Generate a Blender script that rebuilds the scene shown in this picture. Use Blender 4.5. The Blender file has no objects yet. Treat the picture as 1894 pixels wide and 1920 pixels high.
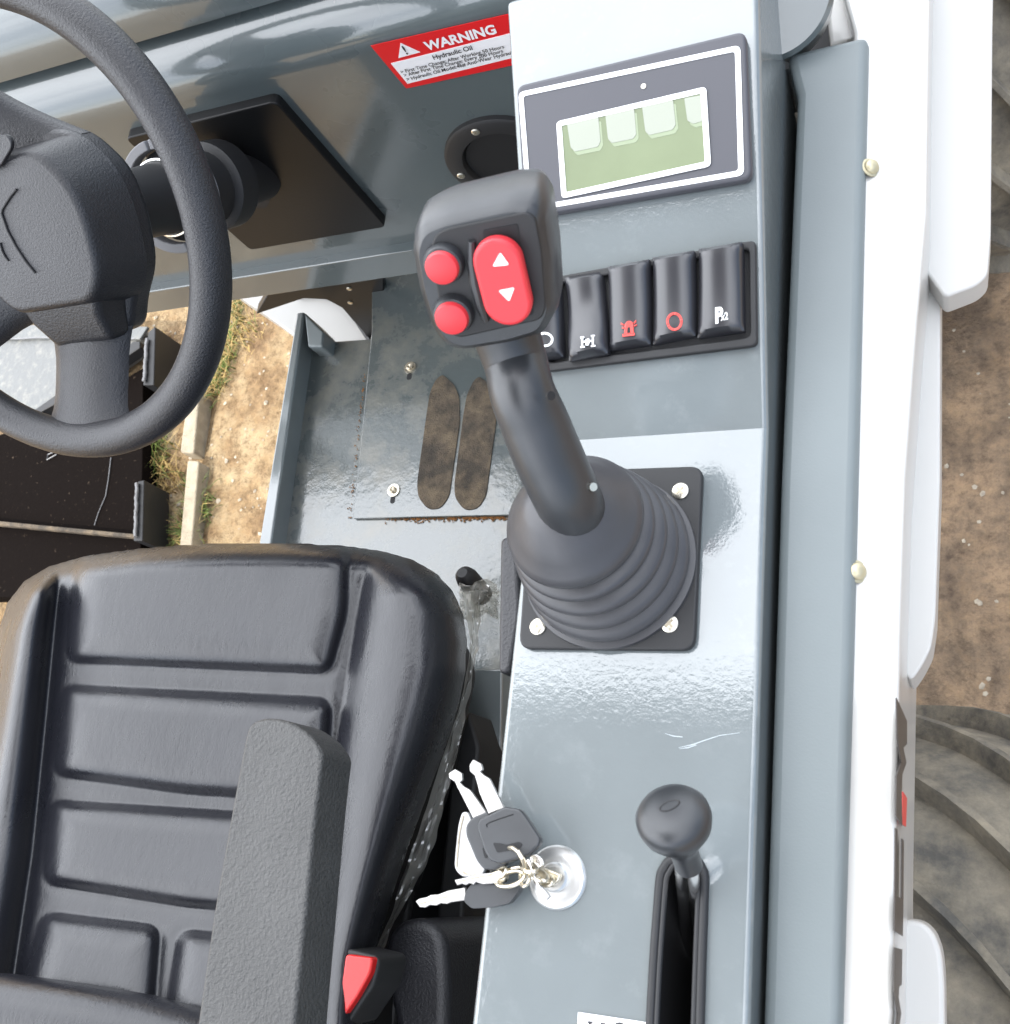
import bpy, bmesh, math, random
import numpy as np
from mathutils import Vector, Matrix, noise as mnoise

random.seed(7)
S = bpy.context.scene
COL = S.collection

# ------------------------------------------------------------------ camera, sky, sun, exposure
F = 1900.0; PW, PH = 1894.0, 1920.0
R = np.array([[.90945995, -.03112861, -.41462465],
              [.10911099, -.94437902, .31023067],
              [-.40121987, -.32738247, -.85547842]])
C = np.array([0., 0., 1.70])
cam = bpy.data.cameras.new('camera'); cam_o = bpy.data.objects.new('camera', cam); COL.objects.link(cam_o)
cam.sensor_fit = 'HORIZONTAL'; cam.sensor_width = 36.0; cam.lens = 36.0 * F / PW
cam.clip_start = .01; cam.clip_end = 400
cx, cy, cz = R @ np.array([1, 0, 0]), R @ np.array([0, -1, 0]), R @ np.array([0, 0, -1])
cam_o.matrix_world = Matrix(((cx[0], cy[0], cz[0], C[0]), (cx[1], cy[1], cz[1], C[1]), (cx[2], cy[2], cz[2], C[2]), (0, 0, 0, 1)))
cam.dof.use_dof = True; cam.dof.focus_distance = .85; cam.dof.aperture_fstop = 24
S.camera = cam_o

SUN_DIR = Vector((-.27, -.55, .79)).normalized()
wd = bpy.data.worlds.new('World'); S.world = wd; wd.use_nodes = True
nt = wd.node_tree; bg = nt.nodes['Background']
sky = nt.nodes.new('ShaderNodeTexSky'); sky.sky_type = 'NISHITA'; sky.sun_disc = False
sky.sun_elevation = math.asin(SUN_DIR.z); sky.sun_rotation = math.atan2(SUN_DIR.x, SUN_DIR.y)
sky.air_density = 1.0; sky.dust_density = 1.2; sky.ozone_density = 1.0
bg.inputs[1].default_value = .15
# thin bright cloud over the blue
wtc = nt.nodes.new('ShaderNodeTexCoord'); wmp = nt.nodes.new('ShaderNodeMapping'); wmp.inputs['Scale'].default_value = (1.0, 2.2, 1.6)
wnz = nt.nodes.new('ShaderNodeTexNoise'); wnz.inputs['Scale'].default_value = 2.2; wnz.inputs['Detail'].default_value = 6; wnz.inputs['Roughness'].default_value = .55
wrm = nt.nodes.new('ShaderNodeMapRange'); wrm.inputs['From Min'].default_value = .36; wrm.inputs['From Max'].default_value = .60; wrm.inputs['To Min'].default_value = -.10; wrm.inputs['To Max'].default_value = .38
wmx = nt.nodes.new('ShaderNodeMix'); wmx.data_type = 'RGBA'; wmx.inputs[7].default_value = (22.3, 23.0, 24.2, 1)
nt.links.new(wtc.outputs['Generated'], wmp.inputs[0]); nt.links.new(wmp.outputs[0], wnz.inputs['Vector']); nt.links.new(wnz.outputs['Fac'], wrm.inputs[0])
wsp = nt.nodes.new('ShaderNodeSeparateXYZ'); nt.links.new(wtc.outputs['Generated'], wsp.inputs[0])
wgr = nt.nodes.new('ShaderNodeMath'); wgr.operation = 'MULTIPLY_ADD'; wgr.use_clamp = True; wgr.inputs[1].default_value = .85
wdp = nt.nodes.new('ShaderNodeVectorMath'); wdp.operation = 'DOT_PRODUCT'; wdp.inputs[1].default_value = (-.62, .16, .77); nt.links.new(wtc.outputs['Generated'], wdp.inputs[0]); nt.links.new(wdp.outputs['Value'], wgr.inputs[0]); nt.links.new(wrm.outputs[0], wgr.inputs[2])
nt.links.new(wgr.outputs[0], wmx.inputs[0]); nt.links.new(sky.outputs[0], wmx.inputs[6]); nt.links.new(wmx.outputs[2], bg.inputs[0])
sl = bpy.data.lights.new('sun', 'SUN'); sl.energy = 2.6; sl.angle = math.radians(.5); sl.color = (1, .94, .84)
so = bpy.data.objects.new('sun', sl); COL.objects.link(so)
so.rotation_euler = SUN_DIR.to_track_quat('Z', 'Y').to_euler()
S.view_settings.view_transform = 'Standard'; S.view_settings.look = 'None'
S.view_settings.exposure = .74; S.view_settings.gamma = 1
S.cycles.use_denoising = True
S.cycles.max_bounces = 8

# ------------------------------------------------------------------ picking on real planes
def ray(x, y): return R @ np.array([(x - PW / 2) / F, (y - PH / 2) / F, 1.])
def pp(p, P, N):
    d = ray(*p); t = np.dot(np.array(P) - C, N) / np.dot(d, N); return C + t * d
def pz(p, z): return pp(p, (0, 0, z), (0, 0, 1))
def py_(p, y): return pp(p, (0, y, 0), (0, 1, 0))
def px_(p, x): return pp(p, (x, 0, 0), (1, 0, 0))
def nrm(v):
    v = np.array(v, float); return v / np.linalg.norm(v)

# ------------------------------------------------------------------ materials
def mat(name, col, rough=.5, metal=0., spec=.5, var=None, rvar=None, bump=(), dirt=None, coat=0., stretch=None, trans=0., alpha=None):
    """var=(scale, amount) colour mottling; rvar=(scale, amount) roughness; bump=[(scale, strength, dist)]; dirt=(colour, scale, low, high)"""
    m = bpy.data.materials.new(name); m.use_nodes = True; t = m.node_tree; n = t.nodes; L = t.links
    b = n['Principled BSDF']
    b.inputs['Base Color'].default_value = (*col, 1); b.inputs['Roughness'].default_value = rough
    b.inputs['Metallic'].default_value = metal; b.inputs['Specular IOR Level'].default_value = spec
    b.inputs['Coat Weight'].default_value = coat; b.inputs['Coat Roughness'].default_value = .05; b.inputs['Coat IOR'].default_value = 1.95
    b.inputs['Transmission Weight'].default_value = trans
    if alpha is not None: b.inputs['Alpha'].default_value = alpha
    tc = n.new('ShaderNodeTexCoord'); src = tc.outputs['Object']
    if stretch:
        mp = n.new('ShaderNodeMapping'); mp.inputs['Scale'].default_value = stretch; L.new(src, mp.inputs[0]); src = mp.outputs[0]
    def nz(scale, detail=4, rough_=.6):
        q = n.new('ShaderNodeTexNoise'); q.inputs['Scale'].default_value = scale; q.inputs['Detail'].default_value = detail
        q.inputs['Roughness'].default_value = rough_; L.new(src, q.inputs['Vector']); return q.outputs['Fac']
    colsock = None
    if var:
        r = n.new('ShaderNodeMapRange'); r.inputs['From Min'].default_value = .3; r.inputs['From Max'].default_value = .7
        r.inputs['To Min'].default_value = 1 - var[1]; r.inputs['To Max'].default_value = 1 + var[1]; L.new(nz(var[0], 5), r.inputs[0])
        mx = n.new('ShaderNodeMix'); mx.data_type = 'RGBA'; mx.blend_type = 'MULTIPLY'; mx.inputs[0].default_value = 1
        mx.inputs[6].default_value = (*col, 1); L.new(r.outputs[0], mx.inputs[7]); colsock = mx.outputs[2]
    if dirt:
        r = n.new('ShaderNodeMapRange'); r.inputs['From Min'].default_value = dirt[2]; r.inputs['From Max'].default_value = dirt[3]
        L.new(nz(dirt[1], 8, .7), r.inputs[0])
        mx = n.new('ShaderNodeMix'); mx.data_type = 'RGBA'; L.new(r.outputs[0], mx.inputs[0])
        if colsock: L.new(colsock, mx.inputs[6])
        else: mx.inputs[6].default_value = (*col, 1)
        mx.inputs[7].default_value = (*dirt[0], 1); colsock = mx.outputs[2]
        rr = n.new('ShaderNodeMapRange'); rr.inputs['To Min'].default_value = rough; rr.inputs['To Max'].default_value = min(1, rough + .4)
        L.new(r.outputs[0], rr.inputs[0]); L.new(rr.outputs[0], b.inputs['Roughness'])
    elif rvar:
        r = n.new('ShaderNodeMapRange'); r.inputs['From Min'].default_value = .3; r.inputs['From Max'].default_value = .7
        r.inputs['To Min'].default_value = max(.02, rough - rvar[1]); r.inputs['To Max'].default_value = rough + rvar[1]
        L.new(nz(rvar[0]), r.inputs[0]); L.new(r.outputs[0], b.inputs['Roughness'])
    if colsock: L.new(colsock, b.inputs['Base Color'])
    prev = None
    for sc, st, di in bump:
        bp = n.new('ShaderNodeBump'); bp.inputs['Strength'].default_value = st; bp.inputs['Distance'].default_value = di
        L.new(nz(sc, 3), bp.inputs['Height'])
        if prev: L.new(prev.outputs[0], bp.inputs['Normal'])
        prev = bp
    if prev:
        L.new(prev.outputs[0], b.inputs['Normal'])
        if coat: L.new(prev.outputs[0], b.inputs['Coat Normal'])
    return m

DUST = (.30, .26, .20)
M = {}
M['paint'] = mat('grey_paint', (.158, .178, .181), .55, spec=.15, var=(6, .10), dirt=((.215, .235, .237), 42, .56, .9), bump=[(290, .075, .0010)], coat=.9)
M['paint_dash'] = mat('grey_paint_dash_shaded', (.085, .104, .107), .30, var=(4, .08), rvar=(8, .05), bump=[(260, .05, .001)], coat=.55)  # darker copy of the console grey, holding the dash's shade in its colour
M['floor'] = mat('grey_paint_floor', (.085, .100, .100), .24, coat=.6, dirt=((.22, .205, .165), 17, .47, .85), bump=[(60, .12, .004), (400, .1, .001)])
M['rail'] = mat('grey_paint_rail', (.152, .174, .176), .42, var=(6, .05), bump=[(700, .10, .0008)])
M['plate_black'] = mat('satin_black_sheet', (.010, .010, .0105), .36, spec=.22, bump=[(300, .08, .001)])
M['white'] = mat('white_paint', (.51, .50, .475), .28, var=(5, .05), dirt=((.40, .36, .30), 9, .60, 1.05), coat=.3)
M['whitegl'] = mat('white_fender_paint', (.50, .49, .465), .35, var=(3, .03))
M['black_steel'] = mat('black_steel_paint', (.014, .014, .015), .42, spec=.3, var=(8, .2), dirt=((.07, .06, .045), 9, .60, 1.0), bump=[(300, .1, .001)])
M['plastic'] = mat('grained_black_plastic', (.015, .015, .018), .38, spec=.55, var=(10, .12), bump=[(560, .42, .0018), (1300, .2, .0012)])
M['grip'] = mat('joystick_plastic', (.026, .028, .031), .36, spec=.6, var=(30, .10), bump=[(1500, .10, .0006)], rvar=(40, .06))
M['rubber'] = mat('boot_rubber', (.044, .044, .048), .38, var=(25, .12), bump=[(900, .08, .0006)], rvar=(30, .06))
M['gloss'] = mat('gloss_black_plastic', (.022, .022, .026), .30, spec=.8)
M['matblack'] = mat('matt_black_plastic', (.014, .014, .015), .55, bump=[(900, .1, .0006)])
M['scratch'] = mat('bare_scratch', (.40, .44, .45), .6)
M['tanbolt'] = mat('yellow_zinc_bolt', (.52, .46, .31), .42, metal=.75)
M['void'] = mat('dark_recess', (.006, .006, .007), .7)
M['vinyl'] = mat('black_vinyl', (.0125, .013, .017), .29, spec=.52, var=(12, .10), rvar=(25, .06), bump=[(430, .17, .0014), (85, .12, .003)], stretch=(1.6, .7, 1))
M['armrest'] = mat('pebbled_armrest', (.046, .045, .043), .44, var=(18, .18), bump=[(430, .62, .003), (1100, .25, .001)])
M['red'] = mat('red_button_plastic', (.62, .035, .045), .42, var=(30, .05))
M['redgl'] = mat('red_buckle_plastic', (.60, .012, .012), .22, var=(30, .08), bump=[(200, .1, .001)])
M['whitemark'] = mat('white_print', (.85, .85, .84), .5)
M['redmark'] = mat('red_print', (.60, .06, .05), .5)
M['bezel'] = mat('display_bezel', (.055, .055, .065), .45, bump=[(1200, .08, .0005)])
M['bezel_face'] = mat('display_face', (.060, .058, .066), .38, bump=[(1500, .06, .0004)])
M['lcd'] = mat('liquid_crystal_green', (.165, .195, .112), .25, var=(14, .10), spec=.3)
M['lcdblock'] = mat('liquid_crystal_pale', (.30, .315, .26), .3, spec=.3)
M['lcdshade'] = mat('painted_segment_shadow', (.25, .29, .19), .3, spec=.3)
M['zinc'] = mat('zinc_plated_steel', (.72, .68, .58), .32, metal=1., bump=[(500, .2, .0006)])
M['bolt'] = mat('dull_zinc_bolt', (.48, .42, .32), .42, metal=.9, dirt=((.10, .07, .04), 150, .5, .8))
M['chrome'] = mat('bright_steel', (.88, .87, .85), .20, metal=1., bump=[(300, .1, .0006)], rvar=(120, .06))
M['lock'] = mat('satin_lock_steel', (.62, .62, .61), .36, metal=.9, bump=[(200, .1, .0006)])
M['keysteel'] = mat('polished_key_steel', (.40, .39, .375), .34, metal=1., bump=[(400, .15, .0008)])
M['tagwhite'] = mat('pale_metal_tag', (.42, .42, .42), .38, metal=.7)
M['brass'] = mat('worn_ring_steel', (.66, .60, .48), .28, metal=1.)
M['stickred'] = mat('sticker_red', (.66, .012, .015), .35)
M['stickwhite'] = mat('sticker_white', (.82, .81, .82), .4)
M['ink'] = mat('black_ink', (.02, .02, .022), .5)
M['decal'] = mat('grey_black_decal', (.062, .055, .050), .4)
M['grit'] = mat('gritty_brown_tape', (.060, .046, .032), .85, var=(40, .5), dirt=((.27, .20, .125), 24, .44, .80), bump=[(600, .9, .003), (1600, .6, .002)])
M['rust'] = mat('rusty_grit', (.32, .15, .05), .95, var=(200, .5))
M['foam'] = mat('grey_rubber_ring', (.20, .20, .21), .6)
M['tyre'] = mat('dusty_tyre_rubber', (.078, .073, .064), .84, var=(14, .35), dirt=((.29, .25, .185), 18, .36, .74), bump=[(140, .45, .004), (40, .25, .006)])
M['concrete'] = mat('pale_concrete', (.33, .28, .205), .9, var=(40, .2), bump=[(250, .6, .004)])
M['speck'] = mat('speckled_black_plate', (.006, .0045, .004), .9, spec=.02, dirt=((.10, .075, .055), 95, .63, .73), bump=[(120, .25, .003)])
M['platetop'] = mat('dusty_grey_plate', (.12, .125, .125), .6, dirt=((.30, .29, .26), 38, .5, .85), bump=[(90, .5, .004)])
M['weld'] = mat('weld_bead', (.16, .16, .165), .45, metal=.4, bump=[(120, .5, .003)])
M['grassgreen'] = mat('green_grass_blade', (.085, .12, .018), .7, var=(15, .5))
M['grassdry'] = mat('dry_grass_blade', (.36, .25, .09), .8, var=(15, .4))
M['stone'] = mat('pale_pebble', (.40, .34, .26), .9, var=(40, .3), bump=[(200, .5, .003)])
M['roof'] = mat('shade_roof_underside', (.10, .10, .10), .7, var=(4, .1))  # underside of the added shade roof

def film_mat():
    m = bpy.data.materials.new('crumpled_clear_film'); m.use_nodes = True; t = m.node_tree; n = t.nodes; L = t.links
    out = n['Material Output']; n.remove(n['Principled BSDF'])
    tr = n.new('ShaderNodeBsdfTransparent'); tr.inputs[0].default_value = (.86, .85, .80, 1)
    gl = n.new('ShaderNodeBsdfGlossy'); gl.inputs['Roughness'].default_value = .36
    tc = n.new('ShaderNodeTexCoord'); nz = n.new('ShaderNodeTexNoise'); nz.inputs['Scale'].default_value = 55; nz.inputs['Detail'].default_value = 2
    L.new(tc.outputs['Object'], nz.inputs['Vector'])
    bp = n.new('ShaderNodeBump'); bp.inputs['Strength'].default_value = .12; bp.inputs['Distance'].default_value = .006
    L.new(nz.outputs['Fac'], bp.inputs['Height']); L.new(bp.outputs[0], gl.inputs['Normal'])
    mx = n.new('ShaderNodeMixShader'); mx.inputs[0].default_value = .52
    df = n.new('ShaderNodeBsdfDiffuse'); df.inputs[0].default_value = (.7, .69, .65, 1)
    m2 = n.new('ShaderNodeMixShader'); m2.inputs[0].default_value = .30; L.new(gl.outputs[0], m2.inputs[1]); L.new(df.outputs[0], m2.inputs[2])
    L.new(tr.outputs[0], mx.inputs[1]); L.new(m2.outputs[0], mx.inputs[2]); L.new(mx.outputs[0], out.inputs[0]); return m
M['film'] = film_mat()

# ------------------------------------------------------------------ objects and mesh helpers
def thing(name, label, cat, loc=(0, 0, 0), group=None):
    o = bpy.data.objects.new(name, None); COL.objects.link(o); o.location = [float(v) for v in loc]
    o.empty_display_size = .05; o['label'] = label; o['category'] = cat
    if group: o['group'] = group
    return o
def wloc(o):
    p = np.zeros(3)
    while o is not None: p += np.array(o.location); o = o.parent
    return p

class MB:
    def __init__(s): s.v = []; s.f = []
    def add(s, vs, fs):
        k = len(s.v); s.v += [np.array(v, float) for v in vs]; s.f += [tuple(i + k for i in f) for f in fs]; return s
    def prism(s, pts, ext):
        pts = [np.array(p, float) for p in pts]; ext = np.array(ext, float); n = len(pts)
        nn = np.zeros(3)
        for i in range(n): nn += np.cross(pts[i], pts[(i + 1) % n])
        if np.dot(nn, ext) > 0: pts = pts[::-1]
        vs = pts + [p + ext for p in pts]
        return s.add(vs, [tuple(range(n)), tuple(range(2 * n - 1, n - 1, -1))] + [(i, i + n, (i + 1) % n + n, (i + 1) % n)[::1] for i in range(n)])
    def box(s, a, b):
        (x0, y0, z0), (x1, y1, z1) = a, b
        return s.prism([(x0, y0, z1), (x1, y0, z1), (x1, y1, z1), (x0, y1, z1)], (0, 0, z0 - z1))
    def tube(s, path, rad, n=16, closed=False, cap=True, up=None, flat=1.0):
        P = [np.array(p, float) for p in path]; m = len(P)
        rr = rad if hasattr(rad, '__len__') else [rad] * m
        k = len(s.v); prev = None
        for i in range(m):
            if closed: t = P[(i + 1) % m] - P[i - 1]
            else: t = P[min(i + 1, m - 1)] - P[max(i - 1, 0)]
            t = t / (np.linalg.norm(t) + 1e-12)
            if prev is None:
                a = np.array(up if up is not None else ((0, 0, 1) if abs(t[2]) < .9 else (1, 0, 0)), float)
                prev = a
            a = prev - t * np.dot(prev, t); a /= np.linalg.norm(a); prev = a; b = np.cross(t, a)
            for j in range(n):
                q = 2 * math.pi * j / n
                s.v.append(P[i] + rr[i] * (math.cos(q) * a * flat + math.sin(q) * b))
        for i in range(m if closed else m - 1):
            for j in range(n):
                s.f.append((k + i * n + j, k + i * n + (j + 1) % n, k + ((i + 1) % m) * n + (j + 1) % n, k + ((i + 1) % m) * n + j))
        if cap and not closed:
            s.f.append(tuple(range(k + n - 1, k - 1, -1))); s.f.append(tuple(range(k + (m - 1) * n, k + m * n)))
        return s
    def lathe(s, prof, o, ax, n=40, ref=(0, 1, 0)):
        """prof = [(r, h)], the curve turned round ax through o"""
        ax = nrm(ax); a = np.array(ref, float)
        if abs(np.dot(nrm(a), ax)) > .95: a = np.array((1., 0, 0))
        a = nrm(a - ax * np.dot(a, ax)); b = np.cross(ax, a); o = np.array(o, float); k = len(s.v); m = len(prof)
        for r, h in prof:
            for j in range(n):
                q = 2 * math.pi * j / n; s.v.append(o + ax * h + r * (math.cos(q) * a + math.sin(q) * b))
        for i in range(m - 1):
            for j in range(n): s.f.append((k + i * n + j, k + i * n + (j + 1) % n, k + (i + 1) * n + (j + 1) % n, k + (i + 1) * n + j))
        if prof[0][0] > 1e-6: s.f.append(tuple(range(k + n - 1, k - 1, -1)))
        if prof[-1][0] > 1e-6: s.f.append(tuple(range(k + (m - 1) * n, k + m * n)))
        return s
    def grid(s, P):
        """P[i][j] points"""
        P = np.asarray(P); m, n = P.shape[:2]; k = len(s.v); s.v += list(P.reshape(-1, 3))
        s.f += [(k + i * n + j, k + i * n + j + 1, k + (i + 1) * n + j + 1, k + (i + 1) * n + j) for i in range(m - 1) for j in range(n - 1)]
        return s
    def build(s, name, m, parent=None, bevel=0, seg=3, smooth=35, sub=0, fixn=True):
        o0 = wloc(parent) if parent is not None else np.zeros(3)
        me = bpy.data.meshes.new(name); me.from_pydata([tuple(v - o0) for v in s.v], [], s.f); me.validate()
        bm = bmesh.new(); bm.from_mesh(me); bmesh.ops.remove_doubles(bm, verts=bm.verts, dist=1e-6)
        if fixn: bmesh.ops.recalc_face_normals(bm, faces=bm.faces)
        bm.to_mesh(me); bm.free()
        me.materials.append(m if not isinstance(m, str) else M[m])
        if smooth: me.shade_smooth(); me.set_sharp_from_angle(angle=math.radians(smooth))
        o = bpy.data.objects.new(name, me); COL.objects.link(o)
        if parent is not None: o.parent = parent
        if bevel:
            b = o.modifiers.new('bevel', 'BEVEL'); b.width = bevel; b.segments = seg; b.limit_method = 'ANGLE'; b.angle_limit = math.radians(40)
            b.use_clamp_overlap = True; b.harden_normals = False
            wn = o.modifiers.new('normals', 'WEIGHTED_NORMAL'); wn.keep_sharp = True; wn.weight = 90
            me.shade_smooth(); me.set_sharp_from_angle(angle=math.radians(60))
        if sub:
            q = o.modifiers.new('sub', 'SUBSURF'); q.levels = sub; q.render_levels = sub
        return o

def rnd(pts, r, n=5):
    """round the corners of a planar polygon (2D or 3D points)"""
    pts = [np.array(p, float) for p in pts]; out = []; m = len(pts); rr = r if hasattr(r, '__len__') else [r] * m
    for i in range(m):
        p, a, b = pts[i], pts[i - 1], pts[(i + 1) % m]
        la, lb = np.linalg.norm(a - p), np.linalg.norm(b - p); q = min(rr[i], la * .48, lb * .48)
        if q <= 1e-9: out.append(p); continue
        A = p + (a - p) / la * q; B = p + (b - p) / lb * q
        for k in range(n + 1):
            t = k / n; out.append((1 - t) ** 2 * A + 2 * t * (1 - t) * p + t * t * B)
    return out
def frame_ring(o_pts, i_pts, ext):
    """a flat frame between two outlines with the same number of points"""
    mb = MB(); n = len(o_pts); ext = np.array(ext)
    vs = list(o_pts) + list(i_pts) + [p + ext for p in o_pts] + [p + ext for p in i_pts]; fs = []
    for i in range(n):
        j = (i + 1) % n
        fs += [(i, j, n + j, n + i), (2 * n + i, 3 * n + i, 3 * n + j, 2 * n + j), (i, 2 * n + i, 2 * n + j, j), (n + i, n + j, 3 * n + j, 3 * n + i)]
    return mb.add(vs, fs)
def text_mesh(txt, bold=0.):
    cu = bpy.data.curves.new('t', 'FONT'); cu.body = txt; cu.size = 1; cu.offset = bold; cu.resolution_u = 3
    o = bpy.data.objects.new('t', cu); COL.objects.link(o)
    bpy.context.view_layer.update()
    me = o.evaluated_get(bpy.context.evaluated_depsgraph_get()).to_mesh()
    v = np.array([tuple(q.co) for q in me.vertices]); f = [tuple(p.vertices) for p in me.polygons]
    o.to_mesh_clear(); bpy.data.objects.remove(o); bpy.data.curves.remove(cu)
    return v, f
def text_between(mb, txt, a, b, up, lift, bold=0., h=None):
    """lay the text on the surface from a to b (baseline), `up` its vertical; lift = vector off the surface"""
    v, f = text_mesh(txt, bold); a, b, lift = map(np.array, (a, b, lift)); x0, x1 = v[:, 0].min(), v[:, 0].max()
    ux = (b - a) / (x1 - x0); sc = np.linalg.norm(ux) if h is None else h
    upv = np.array(up, float); upv = nrm(upv - nrm(ux) * np.dot(nrm(ux), upv) * 0) * sc
    mb.add([a + ux * (q[0] - x0) + upv * q[1] + lift for q in v], f); return mb
def screw(name, P, N, r, m, parent, h=.0018, cross=True, ref=(1, 0, 0)):
    P = np.array(P, float); N = nrm(N)
    mb = MB().lathe([(r, 0), (r, h * .5), (r * .8, h * .9), (r * .45, h), (0, h)], P, N, 20)
    o = mb.build(name, m, parent)
    if cross:
        a = nrm(np.cross(N, ref)); b = np.cross(N, a); q = MB(); a, b = (a + b) / 1.414, (a - b) / 1.414
        w, l = r * .13, r * .58; z = N * (h * 1.03)
        pts = [a * l + b * w, a * w + b * w, a * w + b * l, -a * w + b * l, -a * w + b * w, -a * l + b * w, -a * l - b * w, -a * w - b * w, -a * w - b * l, a * w - b * l, a * w - b * w, a * l - b * w]
        q.prism([P + z + p for p in pts], N * .0002); q.build('screw_recess', 'bolt', o if parent is None else o, smooth=0)
    return o
def disc(P, N, r, h, n=32): return MB().lathe([(r, 0), (r, h), (0, h)], P, N, n)

# ================================================================== GROUND
def axis_pts(lo, hi, step, far):
    core = list(np.arange(lo, hi + 1e-6, step)); a, b = [], []; d = step * 2; x = lo
    while x > -far: x -= d; d *= 1.5; a.append(x)
    d = step * 2; x = hi
    while x < far: x += d; d *= 1.5; b.append(x)
    return np.array(a[::-1] + core + b)
def gz(x, y):
    v = Vector((x * 1.0, y * 1.0, 0))
    h = mnoise.fractal(v * 5, 1, 2, 4) * .010 + mnoise.fractal(v * 16, 1, 2, 4) * .006
    if x > -.7: h += mnoise.fractal(v * 9 + Vector((5, 2, 1)), 1, 2, 5) * .012
    if -1.72 < x < -1.60: h -= .012 * (1 - abs((x + 1.66) / .06))
    return h - .006
xs = axis_pts(-3.0, .7, .016, 120); ys = axis_pts(-.7, 2.0, .016, 120)
G = np.zeros((len(ys), len(xs), 3))
for i, y in enumerate(ys):
    for j, x in enumerate(xs):
        far = abs(x) > 5 or abs(y) > 5
        G[i, j] = (x, y, 0 if far else gz(x, y))
def ground_mat():
    m = bpy.data.materials.new('dirt_ground'); m.use_nodes = True; t = m.node_tree; n = t.nodes; L = t.links; b = n['Principled BSDF']
    tc = n.new('ShaderNodeTexCoord'); sp = n.new('ShaderNodeSeparateXYZ'); L.new(tc.outputs['Object'], sp.inputs[0])
    def nz(s, d=6, r=.65):
        q = n.new('ShaderNodeTexNoise'); q.inputs['Scale'].default_value = s; q.inputs['Detail'].default_value = d; q.inputs['Roughness'].default_value = r
        L.new(tc.outputs['Object'], q.inputs['Vector']); return q.outputs['Fac']
    def ramp(fac, stops):
        r = n.new('ShaderNodeValToRGB'); L.new(fac, r.inputs[0]); e = r.color_ramp.elements
        e[0].position, e[0].color = stops[0][0], (*stops[0][1], 1); e[1].position, e[1].color = stops[-1][0], (*stops[-1][1], 1)
        for p, c in stops[1:-1]: q = e.new(p); q.color = (*c, 1)
        return r.outputs[0]
    def mixc(f, a, c, mode='MIX'):
        q = n.new('ShaderNodeMix'); q.data_type = 'RGBA'; q.blend_type = mode
        if isinstance(f, float): q.inputs[0].default_value = f
        else: L.new(f, q.inputs[0])
        L.new(a, q.inputs[6]); L.new(c, q.inputs[7]); return q.outputs[2]
    sand = ramp(nz(7), [(.32, (.15, .085, .038)), (.45, (.31, .205, .105)), (.58, (.43, .32, .185)), (.74, (.54, .45, .32))])
    sandf = ramp(nz(60, 8, .75), [(.33, (.45, .40, .34)), (.5, (.95, .95, .95)), (.68, (1.15, 1.12, 1.05))])
    sand = mixc(1., sand, sandf, 'MULTIPLY')
    mud = ramp(nz(6, 8, .7), [(.30, (.115, .073, .043)), (.46, (.235, .160, .097)), (.60, (.36, .24, .14)), (.76, (.45, .35, .24))])
    mudf = ramp(nz(45, 8, .75), [(.32, (.45, .42, .40)), (.5, (1, 1, 1)), (.7, (1.35, 1.3, 1.2))])
    mud = mixc(1., mud, mudf, 'MULTIPLY')
    mr = n.new('ShaderNodeMapRange'); mr.inputs['From Min'].default_value = -.9; mr.inputs['From Max'].default_value = -.5; L.new(sp.outputs[0], mr.inputs[0])
    L.new(mixc(mr.outputs[0], sand, mud), b.inputs['Base Color'])
    rr = n.new('ShaderNodeMapRange'); rr.inputs['To Min'].default_value = .95; rr.inputs['To Max'].default_value = .62; L.new(mr.outputs[0], rr.inputs[0]); L.new(rr.outputs[0], b.inputs['Roughness'])
    b1 = n.new('ShaderNodeBump'); b1.inputs['Strength'].default_value = .9; b1.inputs['Distance'].default_value = .02; L.new(nz(28, 8, .7), b1.inputs['Height'])
    b2 = n.new('ShaderNodeBump'); b2.inputs['Strength'].default_value = .5; b2.inputs['Distance'].default_value = .006; L.new(nz(160, 5, .7), b2.inputs['Height'])
    L.new(b1.outputs[0], b2.inputs['Normal']); L.new(b2.outputs[0], b.inputs['Normal']); return m
M['ground'] = ground_mat()
g = MB().grid(G).build('ground', 'ground', smooth=180); g['kind'] = 'structure'

# pebbles
pb = MB()
def pebble(x, y, r):
    ico = [(0, 0, 1), (.9, 0, .3), (.28, .85, .3), (-.72, .53, .3), (-.72, -.53, .3), (.28, -.85, .3), (0, 0, -.6)]
    a = random.uniform(0, 6.28); sx = random.uniform(.7, 1.4)
    vs = []
    for vx, vy, vz in ico:
        k = random.uniform(.75, 1.2); X, Y = vx * sx * k, vy * k
        vs.append((x + r * (X * math.cos(a) - Y * math.sin(a)), y + r * (X * math.sin(a) + Y * math.cos(a)), gz(x, y) + r * .8 * vz * k))
    pb.add(vs, [(0, i, i % 5 + 1) for i in range(1, 6)] + [(6, i % 5 + 1, i) for i in range(1, 6)])
for k in range(330):
    q = random.random()
    if q < .85: x, y = random.uniform(-1.95, -1.33), random.uniform(.5, 1.45)
    else: x, y = random.uniform(-.12, .14), random.uniform(.1, 1.0)
    pebble(x, y, min(.012 if q < .85 else .005, .0025 * random.paretovariate(1.6)))
p_ = pb.build('gravel', 'stone', smooth=50); p_['kind'] = 'stuff'

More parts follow.
